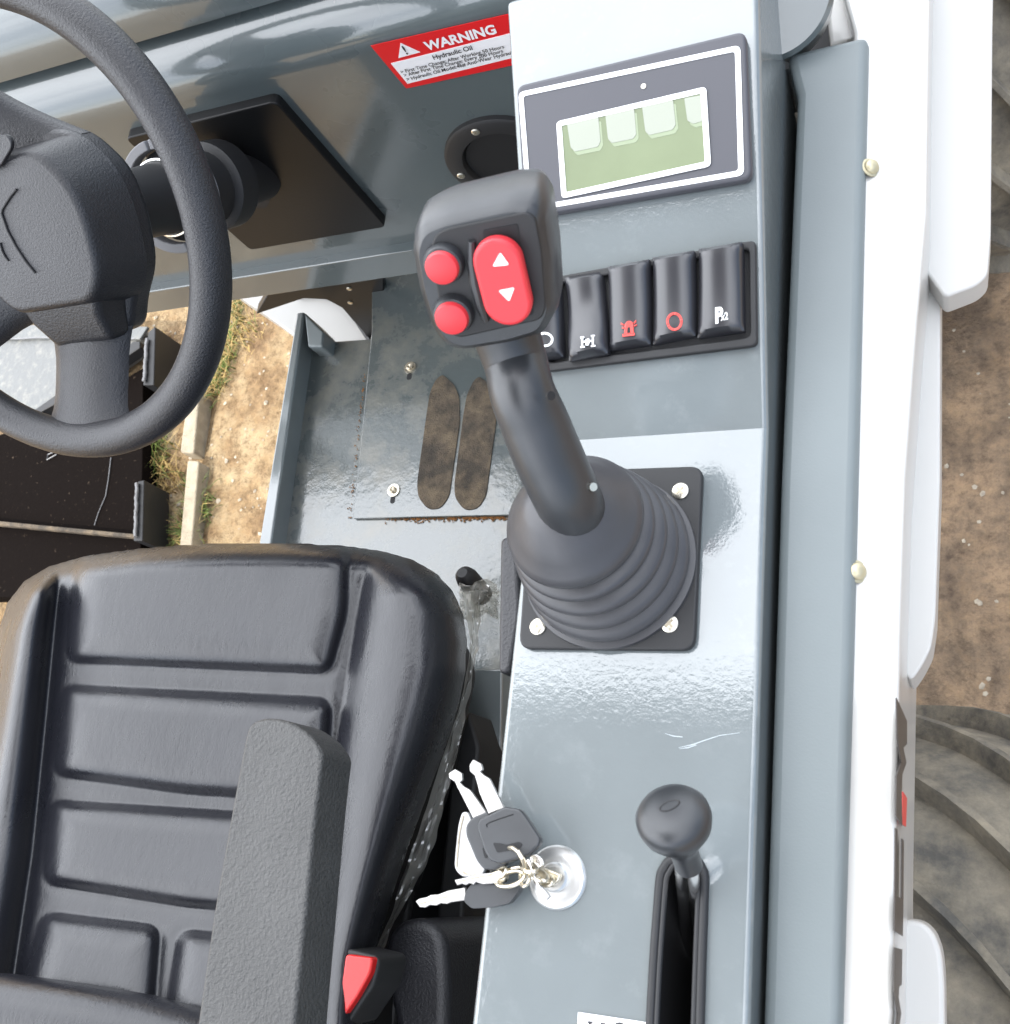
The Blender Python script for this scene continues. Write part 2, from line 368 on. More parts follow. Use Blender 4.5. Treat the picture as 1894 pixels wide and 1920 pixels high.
# grass
gm = bpy.data.meshes.new('grass'); gv, gf, gmi = [], [], []
def blade(x, y, h, dirn, w, lean, mi):
    z = gz(x, y); k = len(gv); c, s = math.cos(dirn), math.sin(dirn); px, py = -s * w, c * w
    for t in (0, .4, .75):
        ww = 1 - t * .8; o = lean * h * t ** 1.7; zz = z + h * (t - .25 * lean * t * t)
        gv.append((x + c * o + px * ww, y + s * o + py * ww, zz)); gv.append((x + c * o - px * ww, y + s * o - py * ww, zz))
    o = lean * h; gv.append((x + c * o, y + s * o, z + h * (1 - .25 * lean)))
    gf.extend([(k, k + 1, k + 3, k + 2), (k + 2, k + 3, k + 5, k + 4), (k + 4, k + 5, k + 6)]); gmi.extend([mi] * 3)
def tuft(p, rx, n, h=.05, dry=.3, ry=None):
    c = pz(p, .0); ry = ry or rx
    for k in range(n):
        x, y = c[0] + random.gauss(0, rx * .5), c[1] + random.gauss(0, ry * .5)
        blade(x, y, h * random.uniform(.4, 1.2), random.uniform(0, 6.28), random.uniform(.0009, .0022), random.uniform(.4, 1.5), 1 if random.random() < dry else 0)
tuft((292, 868), .055, 210, .055, .35); tuft((310, 905), .05, 90, .045, .95); tuft((312, 640), .02, 40, .025, 1)
tuft((365, 968), .04, 220, .04, .12, .075); tuft((350, 1000), .035, 130, .035, .3); tuft((357, 915), .03, 90, .03, .25)
for q in [(446, 570), (440, 600), (432, 630), (425, 655), (418, 680), (408, 705), (398, 725)]: tuft(q, .036, 75, .042, .5)
tuft((460, 620), .07, 120, .03, .9)
gm.from_pydata(gv, [], gf); gm.materials.append(M['grassgreen']); gm.materials.append(M['grassdry'])
gm.polygons.foreach_set('material_index', gmi)
go = bpy.data.objects.new('grass', gm); COL.objects.link(go); go['kind'] = 'stuff'

# concrete edging strips
def kerb(px4, label):
    o = MB().prism(rnd([pz(p, .028) for p in px4], .008), (0, 0, -.05)).build('concrete_edging', 'concrete', bevel=.004)
    o['label'] = label; o['category'] = 'kerb'; o['group'] = 'concrete edging strips in the dirt'; return o
kerb([(352, 735), (374, 735), (363, 850), (337, 848)], 'short broken concrete edging strip under the rim of the steering wheel')
kerb([(351, 862), (373, 864), (356, 1060), (333, 1060)], 'longer concrete edging strip beside green weeds in front of the seat')

# flat black steel frame lying on the ground
st = thing('steel_attachment', 'black speckled steel attachment with weld beads lying on sunlit dirt below the steering wheel', 'attachment', pz((130, 900), 0))
MB().prism([pz(p, .055) for p in [(-260, 1120), (-260, 830), (0, 815), (140, 762), (268, 690), (267, 860), (262, 1120)]], (0, 0, -.05)).build('base_plate', 'speck', st, bevel=.002)
MB().prism([pz(p, .075) for p in [(-300, 560), (0, 608), (272, 618), (272, 628), (240, 648), (62, 772), (-60, 705), (-300, 640)]], (0, 0, -.065)).build('sloped_plate', 'platetop', st, bevel=.003)
MB().prism([pz(p, .085) for p in [(-300, 574), (0, 608), (277, 612), (262, 636), (0, 633), (-300, 612)]], (0, 0, -.009)).build('edge_strip', 'platetop', st, bevel=.002)
MB().tube([pz((x, 634 + 1.2 * math.sin(x * .06)), .083) for x in range(-280, 255, 6)], .0026, 8).build('weld_bead', 'weld', st)
MB().prism([pz(p, .095) for p in [(62, 770), (112, 735), (250, 640), (262, 640), (262, 652), (120, 748), (70, 776)]], (0, 0, -.03)).build('edge_strip', 'black_steel', st, bevel=.002)
fl = MB().prism([pz(p, .10) for p in [(278, 622), (291, 612), (288, 722), (268, 722)]], (0, 0, -.095)).build('flange', 'black_steel', st, bevel=.002)
MB().tube([pz((275 + .5 * math.sin(y * .2) - (y - 640) * .06, y), .105) for y in range(635, 716, 4)], [.0042 + .0006 * math.sin(y * .55) for y in range(635, 716, 4)], 8).build('weld_bead', 'weld', fl)
fl = MB().prism([pz(p, .09) for p in [(258, 903), (270, 900), (267, 1014), (250, 1014)]], (0, 0, -.085)).build('flange', 'black_steel', st, bevel=.002)
MB().tube([pz((257 + .5 * math.sin(y * .2) - (y - 900) * .03, y), .095) for y in range(906, 1010, 4)], [.0040 + .0006 * math.sin(y * .5) for y in range(906, 1010, 4)], 8).build('weld_bead', 'weld', fl)
MB().prism([pz(p, .075) for p in [(-100, 964), (0, 977), (250, 1001), (260, 1009), (0, 985), (-100, 972)]], (0, 0, -.016)).build('cross_bar', 'grit', st, bevel=.002)
MB().tube([pz(p, .058) for p in [(208, 858), (203, 900), (198, 930), (185, 960), (177, 985)]], .0012, 6).build('scratched_wire', 'weld', st)
MB().tube([pz(p, .058) for p in [(100, 848), (90, 852), (88, 862), (106, 852)]], .0015, 6).build('wire_loop', 'weld', st)

# ================================================================== LOADER BODY
LD = thing('compact_loader', 'grey and white compact wheel loader seen down into its open operator station', 'loader', (-.62, .1, 0))
# --- console box with sloping instrument face
FOLD = .246; SL = .275
def slope(y): return 1.15 + (y - FOLD) * SL
PN = nrm((0, -SL, 1)); PU = nrm((0, 1, SL)); PP = (-.18, FOLD, 1.15)
def pk(p, lift=0.): return pp(p, np.array(PP) + PN * lift, PN)
x0, x1 = -.252, -.104
prof = [(-.45, 1.15), (FOLD, 1.15), (.535, slope(.535)), (.56, slope(.535) - .03), (.56, .80), (-.45, .80)]
con = MB().prism([(x0, y, z) for y, z in prof], (x1 - x0, 0, 0))
con.v = [v - np.array((.072 * max(0, v[1] - .27), 0, 0)) if v[0] < -.2 else v for v in con.v]
con = con.build('console', 'paint', LD, bevel=.004, seg=7)
# slot through the console top for the gear lever
SLOT = [pz(p, 1.15) for p in [(1243, 1640), (1258, 1616), (1281, 1606), (1304, 1616), (1318, 1640), (1312, 1800), (1300, 2150), (1215, 2150), (1230, 1800)]]
cut = MB().prism(rnd(SLOT, .004), (0, 0, -.20)); cut.v = [v + np.array((0, 0, .02)) for v in cut.v]
co = cut.build('cutter', 'void', None, smooth=0)
bo = con.modifiers.new('slot', 'BOOLEAN'); bo.operation = 'DIFFERENCE'; bo.object = co; bo.solver = 'EXACT'
bpy.context.view_layer.update()
newme = bpy.data.meshes.new_from_object(con.evaluated_get(bpy.context.evaluated_depsgraph_get()))
con.modifiers.clear(); con.data = newme; bpy.data.objects.remove(co); newme.shade_flat()
if 'custom_normal' in newme.attributes: newme.attributes.remove(newme.attributes['custom_normal'])
if not newme.materials: newme.materials.append(M['paint'])
MB().prism([(p[0], p[1], 1.02) for p in rnd(SLOT, .004)], (0, 0, .004)).build('slot_floor', 'void', LD)
so_ = rnd(SLOT, .004); sc0 = sum(so_) / len(so_)
frame_ring([p + np.array((0, 0, -.001)) for p in so_], [p + nrm((sc0 - p) * np.array((1, .02, 0))) * .0012 + np.array((0, 0, -.001)) for p in so_], (0, 0, -.125)).build('slot_shade_liner', 'void', LD, smooth=0)  # dark sleeve added over the grey walls to paint the slot's inner shade
# rubber lip round the slot
lip = [pz(p, 1.151) for p in [(1208, 2150), (1226, 1800), (1238, 1640), (1252, 1616), (1281, 1604), (1309, 1616), (1322, 1640), (1316, 1800), (1306, 2150)]]
lip2 = []
for a, b in zip(lip[:-1], lip[1:]):
    for t in np.linspace(0, 1, 7)[:-1]: lip2.append(a + (b - a) * t)
lip2.append(lip[-1]); lip2 = [lip2[0]] + [(lip2[i - 1] + lip2[i] * 2 + lip2[i + 1]) / 4 for i in range(1, len(lip2) - 1)] + [lip2[-1]]
MB().tube(lip2, .0025, 12).build('slot_seal', 'matblack', LD)
MB().tube([p + np.array((0, 0, .0005)) + 0.0034 * nrm((np.array((-.137, p[1] - .02, p[2])) - p) * np.array((1, .25, 0))) for p in lip2], .0015, 10).build('slot_seal', 'matblack', LD)
for pts in ([(1272, 1402), (1300, 1396), (1322, 1388), (1350, 1379), (1388, 1374)], [(1274, 1404), (1290, 1402), (1306, 1397)], [(1246, 1375), (1262, 1380), (1280, 1382)]):
    MB().tube([pz(p, 1.1502) for p in pts], [.0001, .0003, .00025, .0002, .0001][:len(pts)], 5, flat=.3).build('scratch', 'scratch', LD)
# black trim strip along the near side of the console
MB().prism(rnd([pz(p, 1.13) for p in [(938, 1010), (956, 1004), (970, 1040), (975, 1150), (955, 1262), (934, 1262)]], .006), (0, 0, -.05)).build('trim_strip', 'plastic', LD, bevel=.004)
# --- side rail
MB().prism([pz(p, 1.13) for p in [(1474, 98), (1628, 62), (1615, 600), (1600, 1200), (1578, 1940), (1572, 2200), (1418, 2200), (1430, 1920), (1463, 900), (1494, 180)]], (0, 0, -.16)).build('side_rail', 'rail', LD, bevel=.006)
# --- white side panel with lower bulges
bd = MB().prism([pz(p, 1.122) for p in [(1540, -160), (1746, -160), (1742, 100), (1738, 400), (1720, 600), (1698, 900), (1688, 1200), (1679, 1600), (1672, 2200), (1560, 2200), (1578, 1500), (1590, 1000), (1610, 400), (1600, 60)]], (0, 0, -.165)).build('side_panel', 'white', LD, bevel=.0028)
MB().prism(rnd([pz(p, 1.055) for p in [(1640, 480), (1764, 480), (1763, 900), (1754, 1160), (1746, 1215), (1728, 1250), (1708, 1278), (1640, 1180)]], .004), (0, 0, -.035)).build('fender', 'whitegl', LD, bevel=.012, seg=5)
MB().prism(rnd([pz(p, 1.075) for p in [(1740, -220), (1866, -220), (1861, 60), (1858, 440), (1852, 515), (1832, 534), (1771, 558), (1730, 500), (1700, 300)]], .004), (0, 0, -.022)).build('fender', 'whitegl', LD, bevel=.007, seg=5)
MB().prism(rnd([pz(p, 1.02) for p in [(1690, 1722), (1730, 1728), (1752, 1748), (1766, 1785), (1771, 1840), (1776, 2200), (1680, 2200)]], .006), (0, 0, -.04)).build('fender', 'whitegl', LD, bevel=.010, seg=5)
MB().prism([pz(p, 1.10) for p in [(1543, -60), (1640, -60), (1640, 64), (1556, 86), (1552, 40)]], (0, 0, -.1)).build('hood_corner', 'white', LD, bevel=.003)
# bolts in the white panel
for p in [(1632, 315), (1606, 1072)]:
    q = pz(p, 1.1235); MB().lathe([(.0066, 0), (.0066, .0008), (.0052, .0012), (.0050, .0024), (.0036, .0040), (.0016, .0046), (0, .0046)], q, (.75, 0, 1), 18).build('bolt', 'tanbolt', LD)
# decal letters on the outer face of the side panel (dark blocks, one red)
def dec(pts, m, nm='decal'):
    o = MB()
    q = []
    for p in pts:
        xw = np.interp(p[1], [1200, 2000], [pz((1688, 1200), 1.122)[0], pz((1674, 2000), 1.122)[0]]) + .0012
        q.append(px_(p, xw))
    o.prism(q, (.0006, 0, 0)).build(nm, m, LD, smooth=0)
dec([(1679, 1308), (1699, 1352), (1699, 1395), (1692, 1402), (1698, 1430), (1690, 1452), (1689, 1490), (1690, 1548), (1678, 1530), (1679, 1455), (1688, 1430), (1680, 1380)], 'decal')
dec([(1691, 1484), (1699, 1496), (1697, 1550), (1690, 1545)], 'redmark')
dec([(1677, 1552), (1681, 1556), (1679, 1680), (1688, 1684), (1689, 1572), (1693, 1576), (1692, 1690), (1691, 1755), (1675, 1745)], 'decal')
dec([(1675, 1776), (1690, 1780), (1689, 1846), (1684, 1850), (1683, 1870), (1688, 1900), (1684, 1925), (1678, 1990), (1670, 1990), (1681, 1900), (1674, 1860)], 'decal')
# dark gap floor between console and rail
MB().box((-.104, -.45, 1.0), (-.07, .56, 1.02)).build('gap_channel', 'void', LD)

# --- dash: wall, bottom lip, rounded top, hood edge above
DY = .645
pr = [(DY, .842), (DY, 1.115)]
for k in range(1, 11):
    a = k / 10 * math.pi / 2; pr.append((DY + .07 - .07 * math.cos(a), 1.115 + .058 * math.sin(a)))
pr += [(.95, 1.180), (.95, .842)]
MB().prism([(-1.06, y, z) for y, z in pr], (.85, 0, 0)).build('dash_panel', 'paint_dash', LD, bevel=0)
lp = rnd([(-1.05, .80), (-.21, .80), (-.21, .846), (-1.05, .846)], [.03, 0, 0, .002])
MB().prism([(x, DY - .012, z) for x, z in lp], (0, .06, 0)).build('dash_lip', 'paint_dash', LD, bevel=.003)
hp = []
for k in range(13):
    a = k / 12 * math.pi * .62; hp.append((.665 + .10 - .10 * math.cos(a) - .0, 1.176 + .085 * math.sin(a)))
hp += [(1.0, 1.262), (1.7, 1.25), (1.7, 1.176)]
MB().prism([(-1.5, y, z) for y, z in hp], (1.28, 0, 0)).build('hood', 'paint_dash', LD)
# curved end panel of the hood right of the console top
MB().lathe([(.0, .0), (.040, .0), (.043, -.004), (.043, -.05)], pz((1440, -14), 1.165), (.12, -.60, .8), 48).build('hood_end_panel', 'paint_dash', LD)
MB().prism([pz(p, 1.06) for p in [(1430, -40), (1570, -40), (1570, 110), (1470, 130)]], (0, 0, -.05)).build('hood_gap', 'void', LD)
# --- steering column plate
cpl = MB().prism(rnd([(-.765, .634, .893), (-.577, .634, .893), (-.577, .634, 1.10), (-.765, .634, 1.10)], .008), (0, .012, 0)).build('column_plate', 'plate_black', LD, bevel=.0015)
# --- round dark flange on the dash
fc = np.array((-.405, DY, .953))
MB().lathe([(.062, 0), (.062, .005), (.059, .007), (.044, .007), (.042, .003), (.040, -.03)], fc, (0, -1, 0), 48).build('round_flange', 'matblack', LD)
disc(fc + np.array((0, -.0012, 0)), (0, -1, 0), .041, .001).build('flange_opening', 'void', LD)
for a in (100, 185, 270, 10):
    q = fc + np.array((.0525 * math.cos(math.radians(a)), -.007, .0525 * math.sin(math.radians(a)))); screw('screw', q, (0, -1, 0), .0042, 'zinc', LD)
# --- footwell
MB().prism([(-.88, -.5, .62), (-.25, -.5, .62), (-.25, 1.0, .62), (-.768, 1.0, .62), (-.768, .662, .62), (-.876, .668, .62)], (0, 0, -.03)).build('floor_plate', 'floor', LD, bevel=.003)
MB().prism([pz(p, .652) for p in [(556, 586), (570, 584), (509, 1012), (470, 1300), (455, 1300), (486, 1014)]], (0, 0, -.06)).build('step_edge', 'paint', LD, bevel=.003)
MB().prism([pz(p, .650) for p in [(570, 585), (607, 622), (604, 650), (577, 650)]], (0, 0, -.05)).build('step_end', 'rail', LD, bevel=.003)
MB().prism([pz(p, .626) for p in [(697, 470), (697, 620), (662, 972), (955, 966), (1010, 960), (1010, 470)]], (0, 0, -.005)).build('foot_plate', 'floor', LD, bevel=.0012)
for pts in ([(830, 702), (852, 722), (861, 745), (862, 790), (842, 930), (826, 953), (802, 955), (784, 932), (782, 905), (800, 775), (806, 735), (818, 710)],
            [(899, 705), (921, 724), (930, 747), (930, 792), (911, 930), (896, 953), (871, 957), (853, 934), (852, 907), (869, 776), (876, 738), (888, 714)]):
    MB().prism(rnd([pz(p, .6275) for p in pts], .008), (0, 0, -.0012)).build('grip_patch', 'grit', LD, smooth=0)
for p in ((770, 690), (739, 920)):
    q = pz(p, .626); w = MB().lathe([(.0088, 0), (.0088, .0022), (.0045, .0022)], q, (0, 0, 1), 24).build('washer', 'zinc', LD)
    MB().lathe([(.0048, .0022), (.0048, .0048), (.003, .0062), (.0022, .0056), (0, .005)], q, (0, 0, 1), 20).build('bolt', 'bolt', w)
    MB().prism(rnd([q + np.array(d) for d in [(-.0035, -.018, .0003), (.0035, -.018, .0003), (.0035, -.008, .0003), (-.0035, -.008, .0003)]], .0034), (0, 0, -.0004)).build('slot_hole', 'void', w, smooth=0)
rg = MB()
for k in range(260):
    u = random.random(); x = 720 + 235 * u ** .7; p = pz((x, 972 - (x - 662) * .02 + abs(random.gauss(0, 3.5)) + 2), .6215); s_ = random.uniform(.0006, .0022)
    rg.add([p + np.array((s_, 0, 0)), p + np.array((-s_ * .5, s_, 0)), p + np.array((-s_ * .5, -s_, 0)), p + np.array((0, 0, s_ * .8))], [(0, 1, 3), (1, 2, 3), (2, 0, 3)])
for k in range(90):
    yy = random.uniform(700, 972); p = pz((696 - (yy - 620) * .1 - 3 - abs(random.gauss(0, 3)), yy), .6215); s_ = random.uniform(.0005, .0016)
    rg.add([p + np.array((s_, 0, 0)), p + np.array((-s_ * .5, s_, 0)), p + np.array((-s_ * .5, -s_, 0)), p + np.array((0, 0, s_ * .8))], [(0, 1, 3), (1, 2, 3), (2, 0, 3)])
rgo = rg.build('rust_grit', 'rust', LD, smooth=0); rgo['kind'] = 'stuff'
# black bracket and white inner fender at the front left of the floor
MB().prism([py_(p, .735) for p in [(480, 590), (520, 520), (720, 470), (720, 680), (697, 648), (680, 622), (642, 578), (612, 562), (570, 560)]], (0, .02, 0)).build('bracket', 'plate_black', LD, bevel=.002)
for p in [(655, 541), (657, 567)]: screw('screw', py_(p, .735), (0, -1, 0), .004, 'zinc', LD, cross=False)
fpts = [(430, 545), (540, 556), (600, 552), (640, 566), (672, 602), (700, 645), (712, 690), (560, 690), (548, 628), (500, 592)]
MB().prism([pz(p, .50) for p in fpts], (0, 0, -.05)).build('inner_fender', 'whitegl', LD, bevel=.004)
MB().tube([pz(p, .503) for p in [(560, 553), (600, 552), (625, 558), (645, 570), (672, 602), (697, 640)]], .006, 8).build('fender_edging', 'matblack', LD)
# left outer fender beyond the hub
MB().prism([pz(p, .70) for p in [(-200, 470), (60, 470), (120, 520), (60, 538), (-200, 545)]], (0, 0, -.1)).build('outer_fender', 'whitegl', LD, bevel=.01)
# seat pedestal
MB().box((-.86, -.5, .625), (-.455, .10, .86)).build('seat_pedestal', 'black_steel', LD, bevel=.006)
MB().prism([pz(p, .79) for p in [(700, 1254), (942, 1254), (938, 1500), (880, 2000), (640, 2000)]], (0, 0, -.16)).build('seat_step', 'paint', LD, bevel=.002)
# --- engine cover behind the seat
MB().box((-1.15, -1.9, .70), (-.06, -.62, 1.34)).build('engine_cover', 'paint_dash', LD, bevel=.03)
# --- added unseen roof: blocks the sun and sets the console's reflection edge
SH = thing('added_shade_roof', 'unseen sheet roof on a post, added to shade the cockpit and edge the console reflection', 'roof', (-1, -2.6, 0))
MB().box((-4.80, -10.5, 10.5), (.8, 1.64, 10.58)).build('shade_roof_sheet', 'roof', SH, bevel=.01)
MB().box((.60, -5.9, 0), (.76, -5.74, 10.5)).build('shade_roof_post', 'black_steel', SH, bevel=.006)

# --- wheels
def wheel(yc, xc):
    rt, hw = .336, .20
    t = MB().lathe([(.19, -hw * .85), (.26, -hw * 1.02), (rt - .03, -hw), (rt - .008, -hw * .8), (rt, -hw * .4), (rt, 0), (rt, hw * .4), (rt - .008, hw * .8), (rt - .03, hw), (.26, hw * 1.02), (.19, hw * .85)], (xc, yc, .36), (1, 0, 0), 96, ref=(0, 0, 1))
    N = 18
    for side in (-1, 1):
        for k in range(N):
            th0 = 2 * math.pi * (k + (.5 if side > 0 else 0)) / N; secs = []
            for j in range(9):
                u = j / 8; x = xc + side * (-.012 + u * (hw + .012)); th = th0 + (.10 * u + .52 * u ** 1.6)
                rr = .358 - .010 * max(0, u - .55) / .45; base = rt - .012 - (.03 * max(0, u - .8) / .2); dth = .040 / 1
                wd_ = .019 * (1 + .1 * u)
                row = []
                for (q, r_) in ((-1.25, base), (-.95, rr - .003), (-.75, rr), (.75, rr), (.95, rr - .003), (1.25, base)):
                    a = th + q * wd_; row.append((x, yc - r_ * math.sin(a), .36 + r_ * math.cos(a)))
                secs.append(row)
            k0 = len(t.v); n_ = 6
            for row in secs: t.v += [np.array(v) for v in row]
            for j in range(8):
                for i in range(n_ - 1): t.f.append((k0 + j * n_ + i, k0 + j * n_ + i + 1, k0 + (j + 1) * n_ + i + 1, k0 + (j + 1) * n_ + i))
            t.f.append(tuple(range(k0, k0 + n_))); t.f.append(tuple(range(k0 + 8 * n_ + n_ - 1, k0 + 8 * n_ - 1, -1)))
    w = MB().lathe([(.195, -.10), (.19, -.06), (.12, -.05), (.05, -.05), (.05, .05), (.12, .05), (.19, .06), (.195, .10)], (xc, yc, .36), (1, 0, 0), 40, ref=(0, 0, 1)).build('wheel', 'whitegl', LD)
    t.build('tyre', 'tyre', w, smooth=40); return w
wheel(-.145, -.095); wheel(1.215, -.095)

# ================================================================== STEERING WHEEL
WC = np.array((-.671, .416, 1.24)); WN = nrm((0, -.6895, .7242)); WU = np.array((1., 0, 0)); WV = np.cross(WN, WU)
def wp(u, v, h=0): return WC + WU * u + WV * v + WN * h
SW = thing('steering_wheel', 'black three-spoke steering wheel with grained rim and padded hub', 'steering wheel', WC)
MB().tube([wp(.175 * math.cos(a), .175 * math.sin(a)) for a in np.linspace(0, 2 * math.pi, 145)[:-1]], .0155, 24, closed=True, up=WN).build('rim', 'plastic', SW)
def onw(p, h): # pixel -> (u, v) on a plane parallel to the wheel
    q = pp(p, WC + WN * h, WN) - WC; return np.array((q @ WU, q @ WV))
def spoke(ang, nm='spoke'):
    # tapering ribbed bar from the sunken hub out to the rim
    d = np.array((math.cos(ang), math.sin(ang))); s = np.array((-d[1], d[0])); rows = []
    for t in np.linspace(0, 1, 15):
        r = .030 + t * (.171 - .030); h = -.050 + .046 * (t ** 1.7); w = .037 + .032 * max(0, (.60 - t) / .60) ** 1.6 + (.012 * max(0, (t - .8) / .2) ** 2)
        th = .011; row = []
        for q, k in ((-1, -1), (-1, -.1), (-.88, .55), (-.6, 1.0), (-.2, 1.2), (.25, 1.15), (.62, .75), (.9, 0), (1, -.6), (0, -1.3)):
            c = d * r + s * q * w; row.append(wp(c[0], c[1], h + k * th))
        rows.append(row)
    mb = MB(); n = 10
    for row in rows: mb.v += row
    for j in range(14):
        for i in range(n): mb.f.append((j * n + i, j * n + (i + 1) % n, (j + 1) * n + (i + 1) % n, (j + 1) * n + i))
    mb.f.append(tuple(range(n))); mb.f.append(tuple(range(15 * n - 1, 14 * n - 1, -1)))
    return mb.build(nm, 'plastic', SW, smooth=50)
for a in (-96, 122, 205): spoke(math.radians(a))
hub = MB().prism(rnd([wp(u * .83, v * .92, -.040) for u, v in [(-.038, -.105), (.038, -.105), (.052, -.080), (.079, -.050), (.088, 0), (.084, .035), (.05, .072), (0, .080), (-.05, .072), (-.084, .035), (-.088, 0), (-.079, -.050), (-.052, -.080)]], .022), -WN * .028).build('hub', 'plastic', SW, bevel=.008, seg=4)
EGG = [(-.048, -.066), (.048, -.066), (.066, -.044), (.072, 0), (.067, .030), (.043, .060), (-.043, .060), (-.067, .030), (-.072, 0), (-.066, -.044)]
egg = rnd([np.array(p) for p in EGG], .016, 6); n_ = len(egg); pad = MB()
LAYERS = [(-.048, 1.10), (-.012, 1.0), (-.005, .975), (-.0016, .945), (-.0003, .91), (0, .88), (.0004, .4)]
for h_, k_ in LAYERS: pad.v += [wp(p[0] * k_ * .94, p[1] * k_ * .97, h_) for p in egg]
for i in range(len(LAYERS) - 1):
    for j in range(n_): pad.f.append((i * n_ + j, i * n_ + (j + 1) % n_, (i + 1) * n_ + (j + 1) % n_, (i + 1) * n_ + j))
pad.f.append(tuple(range((len(LAYERS) - 1) * n_, len(LAYERS) * n_)))
pd = pad.build('horn_pad', 'plastic', hub, smooth=40)
ch = [(-.046, -.050, -.006), (.044, -.050, -.006), (.034, -.074, -.012), (.027, -.098, -.024), (-.037, -.098, -.024), (-.043, -.074, -.012)]
cb = [(u * 1.12, v, -.045) for u, v, h in ch]; cm = MB(); cm.v = [wp(*q) for q in ch] + [wp(*q) for q in cb]
cm.f = [(0, 1, 2, 5), (5, 2, 3, 4), (6, 11, 8, 7), (11, 10, 9, 8)] + [(i, i + 6, (i + 1) % 6 + 6, (i + 1) % 6) for i in range(6)]
cm.build('pad_chin', 'plastic', hub, bevel=.006, seg=5)
# embossed shield outline on the pad
sh = [(0, 350), (31, 355), (20, 368), (5, 392), (3, 400), (14, 432), (30, 462), (48, 490), (66, 512)]
sh3 = [wp(*onw(p, .0010), .0010) for p in sh[1:]]
MB().tube(sh3, .0009, 6).build('shield_emboss', 'void', pd)
MB().tube([wp(*onw(p, .0010), .0010) for p in [(0, 455), (4, 470), (10, 482), (16, 489)]], .0008, 6).build('letter_emboss', 'void', pd)
MB().prism(rnd([wp(*onw(p, .004), .004) for p in [(-60, 255), (12, 252), (22, 266), (20, 280), (0, 312), (-60, 340)]], .004), -WN * .004).build('cap_badge', 'plastic', pd, bevel=.002)
# steering column with collar, grey split ring and clamp screws
ax = -WN
sc_ = MB().lathe([(.030, .055), (.030, .12), (.034, .20), (.036, .235), (.030, .24), (.026, .33)], WC, ax, 36).build('column', 'matblack', SW)
cc = MB().lathe([(.036, .232), (.043, .236), (.043, .262), (.036, .268)], WC, ax, 40).build('column_collar', 'matblack', SW)
rc = WC + ax * .175
def arc_ring(a0, a1, r0, r1, h, nm, m, par):
    av = np.linspace(math.radians(a0), math.radians(a1), 40); o = [rc + WU * r1 * math.cos(a) + WV * r1 * math.sin(a) for a in av]; i = [rc + WU * r0 * math.cos(a) + WV * r0 * math.sin(a) for a in av]
    return MB().prism(o + i[::-1], ax * h).build(nm, m, par, bevel=.001)
arc_ring(-80, 92, .043, .052, .012, 'split_ring', 'foam', SW); arc_ring(96, 276, .043, .052, .012, 'split_ring', 'foam', SW)
disc(rc + ax * .016, WN, .0425, .002).build('ring_housing', 'void', SW)
MB().tube([rc + WU * .034 * math.cos(a) + WV * .034 * math.sin(a) + WN * .003 for a in np.linspace(0, 2 * math.pi, 49)[:-1]], .002, 8, closed=True).build('retaining_ring', 'chrome', SW)
for p, t in (((409, 353), .25), ((438, 350), .262)):
    q = pp(p, WC + ax * t + np.array((.043, 0, 0)), nrm(np.array((.8, -.2, .5)))); screw('clamp_screw', q, (.8, -.3, .5), .0035, 'zinc', SW, cross=False)
# opening in the plate where the column passes
MB().prism(rnd([py_(p, .6333) for p in [(420, 330), (470, 335), (500, 362), (507, 378), (498, 392), (470, 388), (430, 380)]], .01), (0, .0008, 0)).build('column_opening', 'void', cpl)

# ================================================================== WARNING STICKER
stp = lambda p, y=DY - .0012: py_(p, y)
ws = thing('warning_sticker', 'red and white WARNING Hydraulic Oil sticker stuck on the grey dash beside the console', 'sticker', stp((830, 100)))
tl, bl, tr = stp((695, 86)), stp((762, 166)), stp((951, 27)); ex = tr - tl
MB().prism([tl, tl + ex * 1.35, bl + ex * 1.35 + np.array((0, 0, .002)), bl], (0, .0005, 0)).build('backing', 'stickred', ws, smooth=0)
a, b, c = stp((733, 119), DY - .0016), stp((948, 65), DY - .0016), stp((764, 157), DY - .0016); e2 = b - a
MB().prism([a, a + e2 * 1.3, c + e2 * 1.3 + np.array((0, 0, .001)), c], (0, .0004, 0)).build('white_panel', 'stickwhite', ws, smooth=0)
Y2 = DY - .0018
MB().prism([py_(p, Y2) for p in [(751, 81), (747, 109), (788, 98)]], (0, .0004, 0)).build('warning_triangle', 'stickwhite', ws, smooth=0)
tt = MB(); LV = (0, -.0006, 0)
tt2 = MB(); text_between(tt2, 'WARNING', py_((800, 95), Y2), py_((932, 62), Y2), (.12, 0, 1), (0, 0, 0), .035); tt2.build('title_lettering', 'stickwhite', ws, smooth=0)
text_between(tt, '!', py_((762.5, 101), Y2), py_((766, 100), Y2), (.0, 0, 1), LV, .02, h=.014)
text_between(tt, 'Hydraulic Oil', py_((814, 111), Y2), py_((887, 92), Y2), (.1, 0, 1), LV, .015)
text_between(tt, '> First Time Change: After Working 50 Hours', py_((753, 137), Y2), py_((946, 89), Y2), (.1, 0, 1), LV, .012)
text_between(tt, '> After First Time Change: Every 200 Hours', py_((759, 143), Y2), py_((944, 97), Y2), (.1, 0, 1), LV, .012)
text_between(tt, '> Hydraulic Oil Model:46# Anti-Wear Hydraulic Oil', py_((764, 151), Y2), py_((985, 94), Y2), (.1, 0, 1), LV, .012)
tt.build('body_lettering', 'ink', ws, smooth=0)

